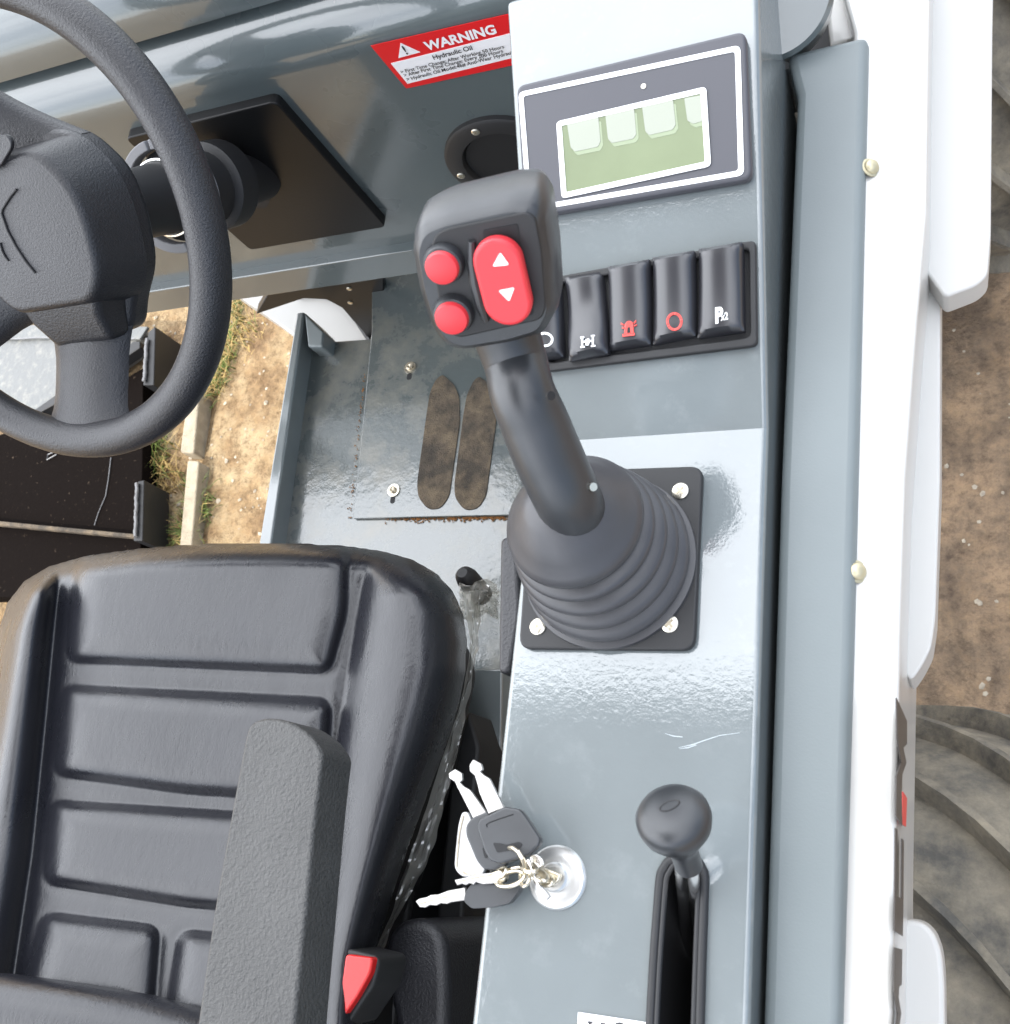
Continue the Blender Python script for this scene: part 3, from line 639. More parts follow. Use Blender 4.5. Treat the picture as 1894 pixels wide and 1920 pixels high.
# ================================================================== DISPLAY
dp = thing('display_monitor', 'rectangular monitor with white border lines and blank green liquid crystal screen', 'display', pk((1190, 240)))
DL = .008
bz = MB().prism(rnd([pk(p, DL) for p in [(968, 160), (1398, 56), (1410, 335), (983, 408)]], .006), -PN * (DL - .0003)).build('bezel', 'bezel', dp, bevel=.002)
def ring(o4, i4, lift, r1, r2, nm, m, par):
    return frame_ring(rnd([pk(p, lift) for p in o4], r1), rnd([pk(p, lift) for p in i4], r2), -PN * .0006).build(nm, m, par, smooth=0)
def band(o4, w, lift, r, nm, m, par):
    c = np.mean(np.array(o4, float), 0); P = [pk(p, lift) for p in o4]; ce = sum(P) / 4
    inn = []
    for i in range(4):
        p, a_, b_ = P[i], P[i - 1], P[(i + 1) % 4]; inn.append(p + nrm(a_ - p) * w + nrm(b_ - p) * w)
    return frame_ring(rnd(P, r), rnd(inn, max(.0008, r - w * .6)), -PN * .0006).build(nm, m, par, smooth=0)
band([(972, 173), (1388, 84), (1395, 328), (989, 397)], .0032, DL + .0005, .004, 'border_line', 'whitemark', dp)
band([(1043, 228), (1324, 162), (1333, 311), (1053, 372)], .0034, DL + .0010, .003, 'screen_frame', 'whitemark', dp)
lc = MB().prism([pk(p, DL + .0005) for p in [(1052, 230), (1320, 172), (1327, 308), (1060, 364)]], -PN * .0004).build('screen', 'lcd', dp, smooth=0)
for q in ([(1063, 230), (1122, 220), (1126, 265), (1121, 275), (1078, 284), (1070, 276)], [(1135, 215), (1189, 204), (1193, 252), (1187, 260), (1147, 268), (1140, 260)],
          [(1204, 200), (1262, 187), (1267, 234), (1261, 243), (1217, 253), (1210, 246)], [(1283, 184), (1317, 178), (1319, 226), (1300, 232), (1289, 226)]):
    s2 = [(x + 5, y + 7) for x, y in q]  # shifted copy of each block, painted as its parallax shadow
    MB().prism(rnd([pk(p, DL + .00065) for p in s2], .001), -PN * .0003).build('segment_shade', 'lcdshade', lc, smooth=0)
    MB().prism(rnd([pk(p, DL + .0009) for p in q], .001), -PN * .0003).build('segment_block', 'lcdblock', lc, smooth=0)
disc(pk((1207, 162), DL), PN, .0016, .0005).build('sensor_dot', 'zinc', dp)

# ================================================================== SWITCH PANEL
sp_ = thing('switch_panel', 'row of five glossy black rocker switches in a frame on the grey console', 'switch panel', pk((1230, 570)))
fo = rnd([pk(p, .005) for p in [(1012, 524), (1417, 449), (1420, 648), (1020, 697)]], .004); fi = rnd([pk(p, .005) for p in [(1020, 537), (1404, 466), (1407, 632), (1028, 680)]], .0035)
frame_ring(fo, fi, -PN * .0048).build('frame', 'matblack', sp_, bevel=.0012)
MB().prism([pk(p, .0012) for p in [(1018, 533), (1406, 463), (1409, 635), (1026, 684)]], -PN * .001).build('tray', 'void', sp_, smooth=0)
RK = [([(984, 545), (1050, 532), (1056, 668), (992, 681)], 1), ([(1062, 523), (1128, 511), (1142, 664), (1076, 678)], -1), ([(1149, 507), (1219, 493), (1219, 645), (1147, 657)], 1),
      ([(1232, 490), (1303, 477), (1303, 629), (1230, 645)], 1), ([(1318, 474), (1392, 461), (1394, 620), (1313, 633)], 1)]
rockers = []
for q, sgn in RK:
    q = [(q[0][0] - 3, q[0][1] - 2), (q[1][0] + 3, q[1][1] - 2), (q[2][0] + 3, q[2][1] + 2), (q[3][0] - 3, q[3][1] + 2)]
    c4 = [pk(p, .004) for p in q]; Pm = []
    for v in np.linspace(0, 1, 17):
        row = []
        for u in np.linspace(0, 1, 13):
            p = (c4[0] * (1 - u) + c4[1] * u) * (1 - v) + (c4[3] * (1 - u) + c4[2] * u) * v
            e = min(u, 1 - u) / .48; ev = min(v, 1 - v) / .10
            dome = .0058 * (1 - (1 - min(1, e)) ** 2) ** .5 * (1 - (1 - min(1, ev)) ** 2) ** .5
            prof_ = .0058 * (1 - v) ** 1.2 + .0026 * v - .0018 * math.sin(math.pi * v) if sgn > 0 else .0008 * (1 - v) + .0055 * v - .0034 * math.sin(math.pi * min(1, v * 1.3))
            row.append(p + PN * (dome + max(-.002, prof_)))
        Pm.append(row)
    Pm = np.array(Pm); base = Pm - 0
    mb = MB().grid(Pm)
    edge = list(Pm[0]) + list(Pm[1:, -1]) + list(Pm[-1, ::-1][1:]) + list(Pm[::-1, 0][1:-1])
    k = len(mb.v); m_ = len(edge); mb.v += edge + [e_ - PN * .006 for e_ in edge]
    for i in range(m_): mb.f.append((k + i, k + (i + 1) % m_, k + m_ + (i + 1) % m_, k + m_ + i))
    rk = mb.build('rocker', 'gloss', sp_, smooth=50); rockers.append((rk, Pm))
def on_rocker(i, p):
    """pixel point dropped onto the rocker's own surface"""
    rk, Pm = rockers[i]; d = ray(*p); best = None
    d = d / np.linalg.norm(d); q = Pm.reshape(-1, 3) - C; t = q @ d; dist = np.linalg.norm(q - np.outer(t, d), axis=1); ii = np.argsort(dist)[:3]
    return C + d * (np.mean(t[ii])) , dist[ii[0]]
def icon_poly(i, polys, m, nm):
    mb = MB(); n0 = PN
    for pl in polys: mb.prism([on_rocker(i, p)[0] + n0 * .0010 for p in pl], n0 * -.0016)
    mb.build(nm, m, rockers[i][0], smooth=0)
def icon_ring(i, c, rx, ry, w, m, nm, a0=0, a1=360):
    mb = MB(); mb.tube([on_rocker(i, (c[0] + rx * math.cos(math.radians(a)), c[1] + ry * math.sin(math.radians(a))))[0] + PN * .0003 for a in np.linspace(a0, a1, 40, endpoint=a1 - a0 < 360)], w, 6, closed=(a1 - a0 >= 360), up=PN, flat=.4).build(nm, m, rockers[i][0])
def rect(x0_, y0_, x1_, y1_, k=-.12): return [(x0_, y0_ + 0), (x1_, y0_ + k * (x1_ - x0_)), (x1_, y1_ + k * (x1_ - x0_)), (x0_, y1_)]
icon_ring(0, (1022, 637), 14, 12, .0009, 'whitemark', 'ring_icon')
icon_poly(1, [rect(1089, 632, 1096, 635), rect(1091, 635, 1094, 650), rect(1089, 650, 1097, 653), rect(1109, 629, 1116, 632), rect(1111, 632, 1114, 648), rect(1109, 648, 1117, 651), rect(1094, 640, 1111, 643),
              [(1100, 636), (1105, 635), (1107, 641), (1104, 648), (1099, 648), (1098, 641)]], 'whitemark', 'axle_icon')
icon_poly(2, [rect(1168, 627, 1191, 632), [(1171, 627), (1172, 609), (1177, 603), (1183, 602), (1188, 606), (1189, 625)][:], [(1165, 605), (1170, 608), (1170, 611), (1165, 609)], [(1167, 613), (1171, 614), (1171, 617), (1167, 617)], [(1193, 600), (1189, 605), (1190, 608), (1194, 604)], [(1195, 608), (1190, 611), (1190, 613), (1195, 611)]], 'redmark', 'beacon_icon')
icon_poly(2, [[(1177, 625), (1178, 612), (1182, 611), (1183, 624)]], 'void', 'beacon_window')
icon_ring(3, (1265, 603), 13, 15, .0009, 'redmark', 'ring_icon')
pl = MB(); A = on_rocker(4, (1342, 606))[0] + PN * .0007; B = on_rocker(4, (1357, 603))[0] + PN * .0007; text_between(pl, 'P', A, B, PU, (0, 0, 0), .05, h=.0125)
A = on_rocker(4, (1352, 602))[0] + PN * .0010; B = on_rocker(4, (1366, 599))[0] + PN * .0010; text_between(pl, 'x2', A, B, PU, (0, 0, 0), .03, h=.0062)
pl.build('lettering', 'whitemark', rockers[4][0], smooth=0)

# ================================================================== JOYSTICK
JB = np.array((-.193, .166, 1.15))
J = thing('joystick', 'black hydraulic joystick with red thumb buttons rising from a ribbed rubber boot', 'joystick', JB)
bpz = 1.1555
bp_ = MB().prism(rnd([pz(p, bpz) for p in [(996, 884), (1318, 873), (1302, 1219), (972, 1216)]], .008), (0, 0, -.0052)).build('base_plate', 'matblack', J, bevel=.0014)
for p in [(1276, 921), (1009, 1175), (1256, 1170)]: screw('screw', pz(p, bpz), (0, 0, 1), .0050, 'zinc', J)
# bellows: rings that get smaller and lean forward
ctr = lambda z: np.array((-.193 - .004 * (z - 1.155) / .09, .164 + .012 * (z - 1.155) / .09, z))
prof_b = [(.0545, 1.1555), (.0545, 1.158)]
zz = 1.158
for r_o, r_i, dz in ((.0535, .0460, .0125), (.0510, .0430, .0120), (.0480, .0400, .0115), (.0445, .0365, .011)):
    for t in np.linspace(0, 1, 9)[1:]:
        w = math.sin(math.pi * t) ** .8 if 0 < t < 1 else 0; prof_b.append((r_i + (r_o - r_i) * w - (.002 * t), zz + dz * t))
    zz += dz
prof_b += [(.0385, zz + .0012), (.0405, zz + .004), (.0400, zz + .007), (.0375, zz + .0095), (.033, zz + .016), (.0275, zz + .023), (.0215, zz + .029), (.0175, zz + .033), (.012, zz + .036), (.008, zz + .037)]
rows = []
for r_, z_ in prof_b:
    c_ = ctr(z_); tl_ = .18 * max(0, (z_ - 1.165) / .08)
    rows.append([c_ + np.array((r_ * math.cos(a), r_ * math.sin(a), -r_ * math.sin(a) * tl_ * .9 - r_ * math.cos(a) * tl_ * .05)) for a in np.linspace(0, 2 * math.pi, 73)])
rows = [[ctr(prof_b[i][1]) + (p - ctr(prof_b[i][1])) * np.array((.97, .97, 1)) for p in row] for i, row in enumerate(rows)]
boot = MB().grid(rows).build('boot', 'rubber', J, smooth=60)
# grip
gp = [(1085, 985, 1.214, .0165), (1066, 938, 1.238, .0170), (1030, 860, 1.258, .0172), (1004, 797, 1.272, .0168), (980, 738, 1.284, .0158)]
ctrp = [(np.array(pz((a_, b_), c_)), d_) for a_, b_, c_, d_ in gp] + [(np.array((-.2045, .2300, 1.2860)), .0155), (np.array((-.2070, .2440, 1.2990)), .0165), (np.array((-.2080, .2550, 1.3120)), .0160)]
def smooth_path(pts, n=8):
    P = [p for p, _ in pts]; Rr = [r for _, r in pts]; out, ro = [], []
    for i in range(len(P) - 1):
        p0, p1, p2, p3 = P[max(i - 1, 0)], P[i], P[i + 1], P[min(i + 2, len(P) - 1)]
        for t in np.linspace(0, 1, n, endpoint=False):
            out.append(.5 * ((2 * p1) + (-p0 + p2) * t + (2 * p0 - 5 * p1 + 4 * p2 - p3) * t * t + (-p0 + 3 * p1 - 3 * p2 + p3) * t ** 3)); ro.append(Rr[i] * (1 - t) + Rr[i + 1] * t)
    out.append(P[-1]); ro.append(Rr[-1]); return out, ro
pa, ra = smooth_path(ctrp)
gr = MB().tube(pa, ra, 28, up=(1, 0, 0), flat=1.05).build('grip', 'grip', J)
for p, z_ in (((1033, 742), 1.300), ((1112, 913), 1.250)):
    MB().lathe([(.0022, -.001), (.0022, .0006), (0, .0006)], pz(p, z_), (.7, -.3, .6), 14).build('screw', 'zinc' if p[1] > 800 else 'void', gr)
# head
HN = nrm((.15, -.83, .53)); HC = pz((915, 500), 1.345)
HU = nrm(np.array((-.02, .8, .6)) - HN * np.dot((-.02, .8, .6), HN)); HR = np.cross(HU, HN)
def ph(p, lift=0.): return pp(p, HC + HN * lift, HN)
ho = rnd([ph(p) for p in [(774, 462), (786, 424), (826, 407), (960, 376), (1002, 376), (1020, 398), (1034, 490), (1040, 585), (1020, 622), (960, 640), (868, 655), (836, 645), (810, 610), (788, 540)]], .004)
cen = sum(ho) / len(ho)
lay = [(0, 1.0), (-.010, 1.05), (-.024, 1.05), (-.036, .95), (-.044, .78)]
hv = []
for h_, s_ in [(.0035, .90)] + lay: hv.append([cen + (p - cen) * s_ + HN * h_ + HU * (.004 * (-h_ / .044)) for p in ho])
mb = MB(); n_ = len(ho)
for r_ in hv: mb.v += r_
for i in range(len(hv) - 1):
    for j in range(n_): mb.f.append((i * n_ + j, i * n_ + (j + 1) % n_, (i + 1) * n_ + (j + 1) % n_, (i + 1) * n_ + j))
mb.f.append(tuple(range(n_ - 1, -1, -1))); mb.f.append(tuple(range((len(hv) - 1) * n_, len(hv) * n_)))
head = mb.build('control_head', 'grip', J, bevel=.004, seg=4)
L1 = .0045
MB().prism(rnd([ph(p, L1) for p in [(806, 470), (815, 440), (840, 428), (985, 398), (1004, 408), (1016, 470), (1024, 578), (1014, 600), (862, 634), (844, 626), (824, 570)]], .004), -HN * .003).build('button_panel', 'matblack', head, bevel=.0008)
def button(p, r):
    P = ph(p, L1); c_ = MB().lathe([(r * 1.22, 0), (r * 1.22, .002), (r * 1.12, .0045), (r * 1.0, .0050)], P, HN, 32).build('button_collar', 'grip', head)
    MB().lathe([(r, 0), (r, .0062), (r * .93, .0076), (r * .7, .0082), (0, .0084)], P, HN, 32).build('button', 'red', head)
button((834, 492), .0078); button((852, 586), .0080)
MB().tube([ph(p, L1 + .0010) for p in [(884, 452), (886, 490), (892, 530), (902, 570), (912, 602)]], [.0016, .0028, .0030, .0028, .0016], 10).build('divider_ridge', 'grip', head)
MB().prism(rnd([ph(p, L1 + .0004) for p in [(905, 432), (970, 420), (1000, 590), (935, 606)]], .001), -HN * .001).build('rocker_recess', 'void', head, smooth=0)
ra_, rb_ = ph((938, 482), L1), ph((956, 556), L1); rdir = nrm(rb_ - ra_); rs = np.cross(HN, rdir); rw = .0112
cap_ = [ra_ + rw * (math.cos(a) * rs - math.sin(a) * rdir) for a in np.linspace(0, math.pi, 20)] + [rb_ + rw * (-math.cos(a) * rs + math.sin(a) * rdir) for a in np.linspace(0, math.pi, 20)]
rk = MB().prism([p + HN * .0075 for p in cap_], -HN * .007).build('thumb_rocker', 'red', head, bevel=.0018, seg=4)
for t3 in ([(938, 473), (923, 500), (955, 497)], [(934, 545), (965, 539), (955, 566)]):
    MB().prism(rnd([ph(p, L1 + .0079) for p in t3], .0012), -HN * .0006).build('arrow_mark', 'whitemark', rk, smooth=0)

# ================================================================== GEAR LEVER
KZ = 1.212; KC = pz((1262, 1530), KZ); KB = pz((1292, 1760), 1.09)
GL = thing('gear_lever', 'small black mushroom knob lever standing in a slot of the console', 'lever', (KC[0], KC[1], 1.15))
kd = nrm(KC - pz((1290, 1640), 1.165))
kn = MB().lathe([(.0068, -.036), (.0070, -.024), (.0088, -.018), (.0140, -.011), (.0170, -.006), (.0181, -.001), (.0177, .003), (.0154, .0062), (.0110, .0082), (.005, .0090), (0, .0091)], KC - kd * .002, nrm((-.03, .56, .80)), 48).build('knob', 'grip', GL)
kt = nrm((-.03, .56, .80)); kc2 = KC - kd * .002 + kt * .0094
ka = nrm(np.cross(kt, (0, 1, 0))); kb = np.cross(kt, ka)
MB().tube([kc2 - kb * .0 + (.0048 * math.cos(a)) * (ka * .8 + kb * .6) + .0026 * math.sin(a) * (kb * .8 - ka * .6) - kt * .0006 for a in np.linspace(0, 2 * math.pi, 30)[:-1]], .0006, 6, closed=True).build('knob_emboss', 'matblack', kn)
MB().tube([KC - kt * .030, pz((1290, 1660), 1.155), pz((1296, 1760), 1.10), pz((1296, 1800), 1.06)], [.0062, .0060, .0055, .0055], 16).build('shaft', 'chrome', GL)

# ================================================================== IGNITION LOCK AND KEYS
ic = pz((1045, 1645), 1.15)
IG = thing('ignition_lock', 'round bright steel ignition lock set in the grey console', 'ignition lock', ic)
MB().lathe([(.0168, 0), (.0168, .0012), (.0158, .0022), (.0145, .0020), (.0120, .0026), (.0100, .0026), (.0, .0026)], ic, (0, 0, 1), 48).build('escutcheon', 'lock', IG)
MB().lathe([(.0078, .002), (.0078, .0055), (.0068, .0065), (.0052, .0065), (.0050, .0045), (0, .0045)], ic, (0, 0, 1), 36).build('barrel', 'lock', IG)
MB().prism(rnd([ic + np.array(q) for q in [(-.0042, -.0012, .0046), (.0042, -.0012, .0046), (.0042, .0012, .0046), (-.0042, .0012, .0046)]], .0006), (0, 0, .0004)).build('key_slot', 'bolt', IG, smooth=0)
GRP = 'keys hanging on the ignition ring'
def key(label, loc, blade_px, zb, bow_px, zw, hole=None, groove=None, th=.0022, bt=.0055):
    k = thing('key', label, 'key', pz(loc, zw), GRP)
    if blade_px:
        b_ = MB().prism([pz(p, zb) for p in blade_px], (0, 0, -th)).build('blade', 'keysteel', k, bevel=.0004)
        if groove: MB().tube([pz(p, zb + .0001) for p in groove], .0004, 6).build('blade_groove', 'bolt', b_)
    w_ = MB().prism(rnd([pz(p, zw) for p in bow_px], .002), (0, 0, -bt)).build('bow', 'grip', k, bevel=.0012)
    if hole: MB().prism(rnd([pz(p, zw + .0003) for p in hole], .0012), (0, 0, -.0005)).build('ring_hole', 'void', w_, smooth=0)
    return k, w_
k2, w2 = key('black key tucked behind another with its bright blade pointing up and left', (890, 1570),
    [(853, 1442), (866, 1450), (867, 1463), (862, 1467), (870, 1475), (881, 1481), (886, 1487), (913, 1525), (890, 1540), (868, 1497), (862, 1485), (858, 1478), (853, 1466), (842, 1459), (841, 1450)], 1.166,
    [(884, 1533), (915, 1520), (945, 1580), (950, 1620), (925, 1632), (906, 1630), (893, 1614), (873, 1566), (873, 1548)], 1.1665,
    hole=[(904, 1590), (909, 1590), (915, 1608), (909, 1610)])
k1, w1 = key('black square-headed key on top of the bunch showing its slotted ring hole', (940, 1560),
    [(887, 1424), (902, 1432), (905, 1443), (900, 1447), (908, 1454), (918, 1460), (923, 1470), (945, 1515), (916, 1526), (899, 1487), (895, 1470), (890, 1454), (881, 1446), (880, 1435)], 1.1725,
    [(897, 1537), (946, 1512), (975, 1517), (985, 1530), (1013, 1573), (1010, 1586), (985, 1606), (938, 1620), (918, 1614), (908, 1596), (894, 1552)], 1.174,
    hole=[(924, 1580), (938, 1581), (950, 1584), (974, 1578), (980, 1584), (974, 1591), (948, 1596), (932, 1599)])
MB().tube([pz(p, 1.1742) for p in [(913, 1551), (912, 1546), (918, 1542), (940, 1534), (962, 1527)]], .0003, 6).build('bow_line', 'void', w1)
k3, w3 = key('black key lying lowest with its narrow toothed blade pointing left over the seat gap', (915, 1680),
    [(779, 1690), (786, 1685), (800, 1682), (808, 1678), (822, 1677), (840, 1670), (872, 1664), (874, 1688), (845, 1692), (838, 1695), (826, 1694), (818, 1698), (806, 1697), (797, 1702), (787, 1701)], 1.160,
    [(873, 1672), (884, 1657), (902, 1655), (935, 1660), (965, 1656), (978, 1650), (972, 1672), (955, 1694), (925, 1701), (885, 1704), (869, 1690)], 1.162,
    groove=[(788, 1694), (815, 1686), (838, 1681)])
k4, w4 = key('plain steel key with sawtooth edge between the black key heads and the lowest key', (890, 1645),
    [(852, 1650), (905, 1638), (925, 1636), (932, 1648), (925, 1657), (905, 1658), (892, 1654), (888, 1659), (880, 1656), (874, 1660), (866, 1657), (857, 1660)], 1.165,
    [(918, 1636), (938, 1628), (950, 1640), (945, 1655), (925, 1660)], 1.1652, groove=[(858, 1653), (900, 1643), (922, 1640)])
w4.data.materials[0] = M['brass']
tg = thing('key_tag', 'pale blank metal tag hanging behind the black keys', 'tag', pz((875, 1590), 1.158))
tgp = MB().prism(rnd([pz(p, 1.158) for p in [(866, 1522), (878, 1522), (893, 1560), (912, 1620), (905, 1646), (864, 1644), (851, 1628), (854, 1590), (859, 1545)]], .003), (0, 0, -.003)).build('tag_plate', 'tagwhite', tg, bevel=.0008)
MB().tube([pz(p, 1.1583) for p in [(869, 1530), (862, 1560), (858, 1600), (856, 1625), (872, 1638), (892, 1641)]], .0004, 6).build('tag_edge_line', 'bolt', tg)
kr = thing('key_ring', 'tangle of small split rings tying the keys to the ignition lock', 'key ring', pz((980, 1630), 1.165))
def loop(c, rx, ry, ang, z0, dz, w, closed=True, a0=0, a1=360, nm='split_ring', m='brass'):
    pts = []
    for a in np.linspace(math.radians(a0), math.radians(a1), 40, endpoint=not closed):
        u, v = rx * math.cos(a), ry * math.sin(a); t = math.radians(ang)
        pts.append(pz((c[0] + u * math.cos(t) - v * math.sin(t), c[1] + u * math.sin(t) + v * math.cos(t)), z0 + dz * math.sin(a + .6)))
    MB().tube(pts, w, 8, closed=closed).build(nm, m, kr)
MB().tube([pz(p, z) for p, z in (((952, 1590), 1.172), ((962, 1590), 1.177), ((972, 1597), 1.179), ((980, 1610), 1.179), ((984, 1622), 1.176), ((986, 1640), 1.170))], .0012, 8).build('wire_hook', 'brass', kr)
loop((958, 1648), 27, 13, -18, 1.168, .003, .0012); loop((962, 1644), 30, 15, -22, 1.166, .003, .0011)
loop((985, 1640), 9, 22, 8, 1.170, .005, .0010); loop((992, 1625), 15, 10, 20, 1.172, .004, .0011)
loop((1008, 1640), 20, 9, 25, 1.168, .004, .0012); loop((1020, 1650), 17, 10, 10, 1.165, .003, .0012)
loop((940, 1636), 12, 7, -50, 1.164, .002, .0011)
MB().tube([pz(p, 1.172) for p in [(990, 1612), (1004, 1650), (1012, 1664)]], .0007, 8).build('pin', 'chrome', kr)
MB().tube([pz(p, 1.170) for p in [(1008, 1660), (1020, 1672), (1029, 1684)]], .0016, 8).build('pin_end', 'tagwhite', kr)
MB().prism(rnd([pz(p, 1.171) for p in [(992, 1604), (1004, 1600), (1012, 1606), (1018, 1622), (1006, 1630), (996, 1622)]], .0015), (0, 0, -.003)).build('link_plate', 'chrome', kr, bevel=.0006)
MB().prism(rnd([pz(p, 1.163) for p in [(1012, 1626), (1034, 1632), (1052, 1640), (1046, 1654), (1028, 1658), (1012, 1648)]], .0015), (0, 0, -.004)).build('link_plate', 'brass', kr, bevel=.001)

# white label at the rear of the console
lb = thing('console_label', 'white label with dark serif letters at the rear of the grey console', 'sticker', pz((1150, 1930), 1.151))
MB().prism([pz(p, 1.1510) for p in [(1084, 1898), (1212, 1917), (1206, 1990), (1080, 1975)]], (0, 0, -.0006)).build('backing', 'stickwhite', lb, smooth=0)
q = MB()
for x0_ in (1104, 1128): q.prism([pz((x0_ + a_, 1914 + b_ + (x0_ - 1100) * .12), 1.1513) for a_, b_ in [(-2, 0), (7, 1), (7, 5), (4, 5), (3, 50), (-1, 50), (0, 4), (-2, 4)]], (0, 0, -.0002))
q.tube([pz((1161 + 14 * math.cos(a), 1937 + 18 * math.sin(a)), 1.1512) for a in np.linspace(0, 2 * math.pi, 30)[:-1]], .0006, 6, closed=True)
q.build('lettering', 'ink', lb, smooth=0)

# ================================================================== OPERATOR SEAT
ST = thing('operator_seat', 'black vinyl operator seat with ribbed padded cushion and pebbled armrest', 'seat', (-.62, .0, .86))
def smooth01(t): t = np.clip(t, 0, 1); return t * t * (3 - 2 * t)
def sdist(px2, py2, poly):
    """signed distance in pixels, + inside"""
    d = np.full(px2.shape, 1e9); ins = np.zeros(px2.shape, bool); n = len(poly)
    for i in range(n):
        (xa, ya), (xb, yb) = poly[i], poly[(i + 1) % n]; ex_, ey = xb - xa, yb - ya
        t = np.clip(((px2 - xa) * ex_ + (py2 - ya) * ey) / (ex_ * ex_ + ey * ey + 1e-9), 0, 1)
        d = np.minimum(d, np.hypot(px2 - xa - t * ex_, py2 - ya - t * ey))
        c_ = ((ya > py2) != (yb > py2)) & (px2 < (xb - xa) * (py2 - ya) / (yb - ya + 1e-12) + xa); ins ^= c_
    return np.where(ins, d, -d)
OUT = [(-14, 1250), (-2, 1180), (14, 1130), (45, 1090), (90, 1063), (160, 1043), (260, 1029), (350, 1022), (440, 1019), (540, 1019), (640, 1023), (720, 1034), (775, 1050), (820, 1076), (850, 1110), (868, 1150), (875, 1200), (872, 1260), (858, 1330), (832, 1410), (798, 1500), (765, 1590), (738, 1670), (716, 1745), (700, 1800), (690, 1900), (690, 2060), (-140, 2060), (-110, 1800), (-60, 1500), (-30, 1350)]
gx, gy = np.meshgrid(np.arange(-150, 892, 3.), np.arange(1004, 2061, 3.))
# pull grid points just outside the outline onto it
dO = sdist(gx, gy, OUT)
H = np.zeros_like(gx)
edge_w = 55. + 42. * smooth01((gx - 560) / 240.)
edge_w = 46. + (edge_w - 46.) * smooth01((gy - 1040) / 160.)
te = np.clip(dO / edge_w, 0, 1); H += -.055 * (1 - np.sqrt(np.clip(1 - (1 - te) ** 2.4, 0, 1)))
# side bolsters
xc_r = np.interp(gy, [1050, 1250, 1500, 1800, 2060], [690, 655, 620, 585, 560]); xe_r = np.interp(gy, [1050, 1150, 1250, 1500, 1800, 2060], [800, 868, 874, 800, 700, 690])
s_ = np.clip((gx - xc_r) / (xe_r - xc_r), 0, 1); H += .024 * np.sin(np.pi * s_ ** .95) * smooth01((gy - 1030) / 90)
H += -.0035 * np.exp(-((gx - xc_r) / 13.) ** 2) * smooth01((gy - 1045) / 60)
xc_l = np.interp(gy, [1050, 1350, 1600, 1850, 2060], [113, 85, 60, 22, 0]); xe_l = np.interp(gy, [1050, 1180, 1350, 1600, 2060], [60, 0, -30, -75, -140])
s_ = np.clip((xc_l - gx) / (xc_l - xe_l), 0, 1); H += .030 * np.sin(np.pi * s_ ** 1.05) * smooth01((gy - 1040) / 80)
H += -.0035 * np.exp(-((gx - xc_l) / 13.) ** 2) * smooth01((gy - 1050) / 60)
# centre pads
for pdq, hh, w in (([(146, 985), (655, 980), (648, 1150), (618, 1262), (400, 1252), (130, 1240)], .015, 58), ([(122, 1286), (620, 1312), (606, 1502), (350, 1486), (106, 1452)], .014, 50), ([(98, 1502), (610, 1536), (592, 1718), (350, 1698), (86, 1655)], .014, 50),
                  ([(85, 1712), (298, 1738), (285, 1910), (35, 1890)], .014, 60), ([(338, 1745), (570, 1768), (570, 1950), (312, 1920)], .014, 54)):
    poly = [tuple(p) for p in rnd(pdq, 26, 6)]; d = sdist(gx, gy, poly); t = np.clip(d / w, 0, 1)
    H += hh * np.sqrt(np.clip(1 - (1 - t) ** 2, 0, 1)) * (d > 0)
    H += -.0010 * np.exp(-((d + 5) / 8.) ** 2)
# slow lengthwise dish
H += .03 * smooth01((gy - 1500) / 500) + .0016 * np.sin(gx * .013 + gy * .004) 
for _ in range(5):
    Hp = np.pad(H, 1, mode='edge'); H = (Hp[1:-1, 1:-1] * 4 + (Hp[:-2, 1:-1] + Hp[2:, 1:-1] + Hp[1:-1, :-2] + Hp[1:-1, 2:]) * 2 + Hp[:-2, :-2] + Hp[2:, 2:] + Hp[:-2, 2:] + Hp[2:, :-2]) / 16
SZ = 1.0
V = np.zeros(gx.shape + (3,))
for i in range(gx.shape[0]):
    for j in range(gx.shape[1]):
        if dO[i, j] > -6: V[i, j] = pz((gx[i, j], gy[i, j]), SZ + H[i, j])
mb = MB(); idx = -np.ones(gx.shape, int)
for i in range(gx.shape[0]):
    for j in range(gx.shape[1]):
        if dO[i, j] > -2: idx[i, j] = len(mb.v); mb.v.append(V[i, j])
for i in range(gx.shape[0] - 1):
    for j in range(gx.shape[1] - 1):
        q = (idx[i, j], idx[i, j + 1], idx[i + 1, j + 1], idx[i + 1, j])
        if min(q) >= 0: mb.f.append(q)
cu = mb.build('cushion', 'vinyl', ST, smooth=180, fixn=False)
me = cu.data; bm = bmesh.new(); bm.from_mesh(me)
loose = [v for v in bm.verts if not v.link_faces]; bmesh.ops.delete(bm, geom=loose, context='VERTS')
bmesh.ops.recalc_face_normals(bm, faces=bm.faces)
if sum(f.normal.z for f in bm.faces) < 0: bmesh.ops.reverse_faces(bm, faces=bm.faces)
be = [e for e in bm.edges if e.is_boundary]
for _ in range(6):
    bv = {v for e in be for v in e.verts}; newco = {}
    for v in bv:
        nb = [e.other_vert(v) for e in v.link_edges if e.is_boundary]
        if len(nb) == 2: newco[v] = v.co * .4 + (nb[0].co + nb[1].co) * .3
    for v, c_ in newco.items(): v.co = c_
ctr2 = Vector((0, 0, 0))
for step in range(3):
    r_ = bmesh.ops.extrude_edge_only(bm, edges=be); nv = [v for v in r_['geom'] if isinstance(v, bmesh.types.BMVert)]; be = [e for e in r_['geom'] if isinstance(e, bmesh.types.BMEdge)]
    for v in nv: 
        v.co.z -= .028; dd = Vector((0 - v.co.x, .03 - v.co.y, 0)).normalized(); v.co += dd * .024
bmesh.ops.recalc_face_normals(bm, faces=bm.faces); bm.to_mesh(me); bm.free(); me.shade_smooth()
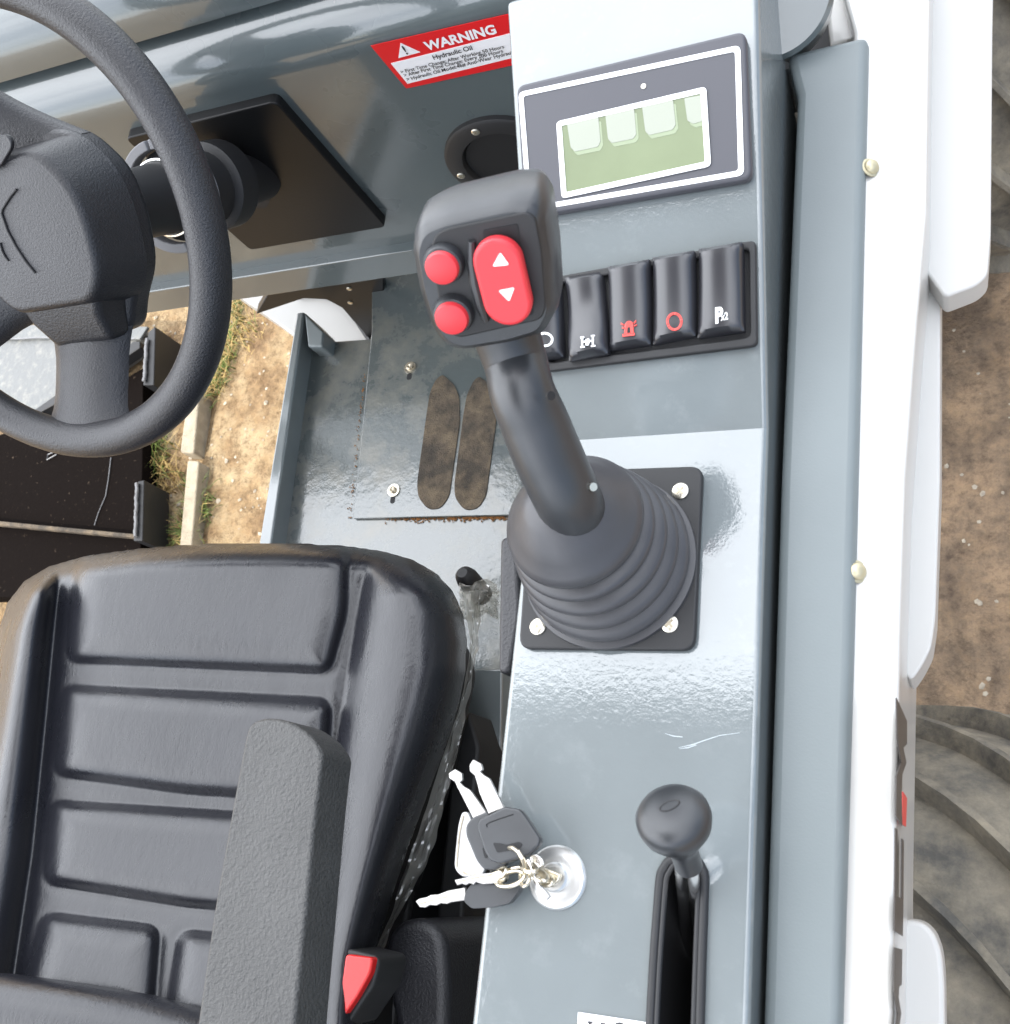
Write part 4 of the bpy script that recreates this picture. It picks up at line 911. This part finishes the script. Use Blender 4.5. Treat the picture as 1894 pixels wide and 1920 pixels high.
# seat shell below the cushion
MB().prism([pz(p, .90) for p in rnd([(60, 1160), (300, 1060), (640, 1060), (800, 1130), (850, 1230), (800, 1450), (700, 1760), (680, 2050), (0, 2050)], 40)], (0, 0, -.06)).build('seat_shell', 'matblack', ST, bevel=.01)
# lower edge of the backrest cushion
MB().tube([pz(p, z) for p, z in (((-220, 1900), 1.06), ((-100, 1890), 1.06), ((0, 1893), 1.055), ((150, 1915), 1.05), ((280, 1940), 1.045), ((400, 1975), 1.04), ((560, 2010), 1.04))], .026, 20, flat=1.0).build('backrest', 'vinyl', ST)
# armrest
ARM = [(459, 1385), (466, 1360), (487, 1347), (515, 1346), (548, 1354), (585, 1380), (606, 1412), (598, 1470), (588, 1560), (566, 1780), (552, 1920), (545, 2060), (348, 2060), (370, 1915), (400, 1710), (436, 1507)]
av_ = [pz(p, 1.18) for p in rnd(ARM, 14)]
MB().prism(av_, (0, 0, -.034)).build('armrest', 'armrest', ST, bevel=.013, seg=6)
# belt buckle and recliner cover
bk = MB().prism(rnd([pz(p, 1.04) for p in [(638, 1790), (650, 1778), (706, 1792), (712, 1806), (700, 1850), (650, 1925), (630, 1925)]], .003), (0, 0, -.04)).build('belt_buckle', 'matblack', ST, bevel=.003)
MB().prism(rnd([pz(p, 1.046) for p in [(648, 1789), (700, 1796), (694, 1826), (668, 1872), (645, 1905), (636, 1904), (640, 1850)]], .003), (0, 0, -.01)).build('release_button', 'redgl', bk, bevel=.0025)
rcv = [(712, 1800), (724, 1752), (750, 1726), (785, 1720), (815, 1732), (833, 1760), (838, 1830), (836, 2080), (740, 2080), (742, 1930), (722, 1850)]
MB().prism(rnd([pz(p, .975) for p in rcv], .012), (0, 0, -.16)).build('recliner_cover', 'plastic', ST, bevel=.022, seg=6)
# seat slide rail and small black knob by the cushion corner
MB().prism([pz(p, .84) for p in [(878, 1330), (900, 1400), (870, 1700), (850, 2080), (800, 2080), (820, 1700), (850, 1400)]], (0, 0, -.12)).build('slide_rail', 'matblack', ST, bevel=.004)
MB().lathe([(.011, -.03), (.011, .006), (.009, .014), (.005, .018), (0, .018)], pz((881, 1090), .86), (0, .2, 1), 24).build('adjuster_knob', 'matblack', ST)

# ---- crumpled clear film along the cushion side
FM = thing('plastic_wrap', 'crumpled clear plastic wrapping film hanging along the seat cushion edge', 'plastic film', pz((860, 1300), .92))
pathL = [(866, 1110), (874, 1150), (882, 1200), (872, 1290), (846, 1370), (818, 1455), (790, 1545), (762, 1625), (734, 1710), (702, 1790)]
pathR = [(905, 1105), (902, 1150), (895, 1215), (888, 1260), (872, 1345), (850, 1440), (828, 1530), (800, 1620), (752, 1708), (706, 1796)]
def lerp_path(P, t):
    x = t * (len(P) - 1); i = min(int(x), len(P) - 2); f_ = x - i; return (P[i][0] * (1 - f_) + P[i + 1][0] * f_, P[i][1] * (1 - f_) + P[i + 1][1] * f_)
gr_ = []
for t in np.linspace(0, 1, 150):
    a_, b_ = lerp_path(pathL, t), lerp_path(pathR, t); row = []
    for u in np.linspace(0, 1, 9):
        z_ = .935 - .03 * u + .014 * mnoise.noise(Vector((t * 7 + u * 2, u * 4 - t * 3, 1.3))) + .008 * abs(mnoise.noise(Vector((t * 18 + u * 6, u * 5, 7))))
        jx = 4 * mnoise.noise(Vector((t * 14, u * 2, 3.1))) + (6 * mnoise.noise(Vector((t * 20, 9, 9))) if u == 1 else 0)
        row.append(pz((a_[0] * (1 - u) + b_[0] * u + jx, a_[1] * (1 - u) + b_[1] * u), z_))
    gr_.append(row)
MB().grid(gr_).build('film_strip', 'film', FM, smooth=25)
gr_ = []
for t in np.linspace(0, 1, 26):
    row = []
    for u in np.linspace(0, 1, 26):
        x = 862 + 72 * u; y = 1092 + 66 * t + 6 * math.sin(u * 7); z_ = .90 + .034 * mnoise.noise(Vector((t * 6, u * 6, 2))) + .018 * mnoise.noise(Vector((t * 14, u * 14, 5)))
        e_ = 8 * mnoise.noise(Vector((t * 5, u * 5, 8))); row.append(pz((x + e_ * (1 - .5 * t), y + e_), z_))
    gr_.append(row)
MB().grid(gr_).build('film_bunch', 'film', FM, smooth=20)
MB().tube([pz(p, .905) for p in [(925, 1112), (934, 1107), (938, 1112), (932, 1116)]], .0012, 6).build('film_curl', 'film', FM)
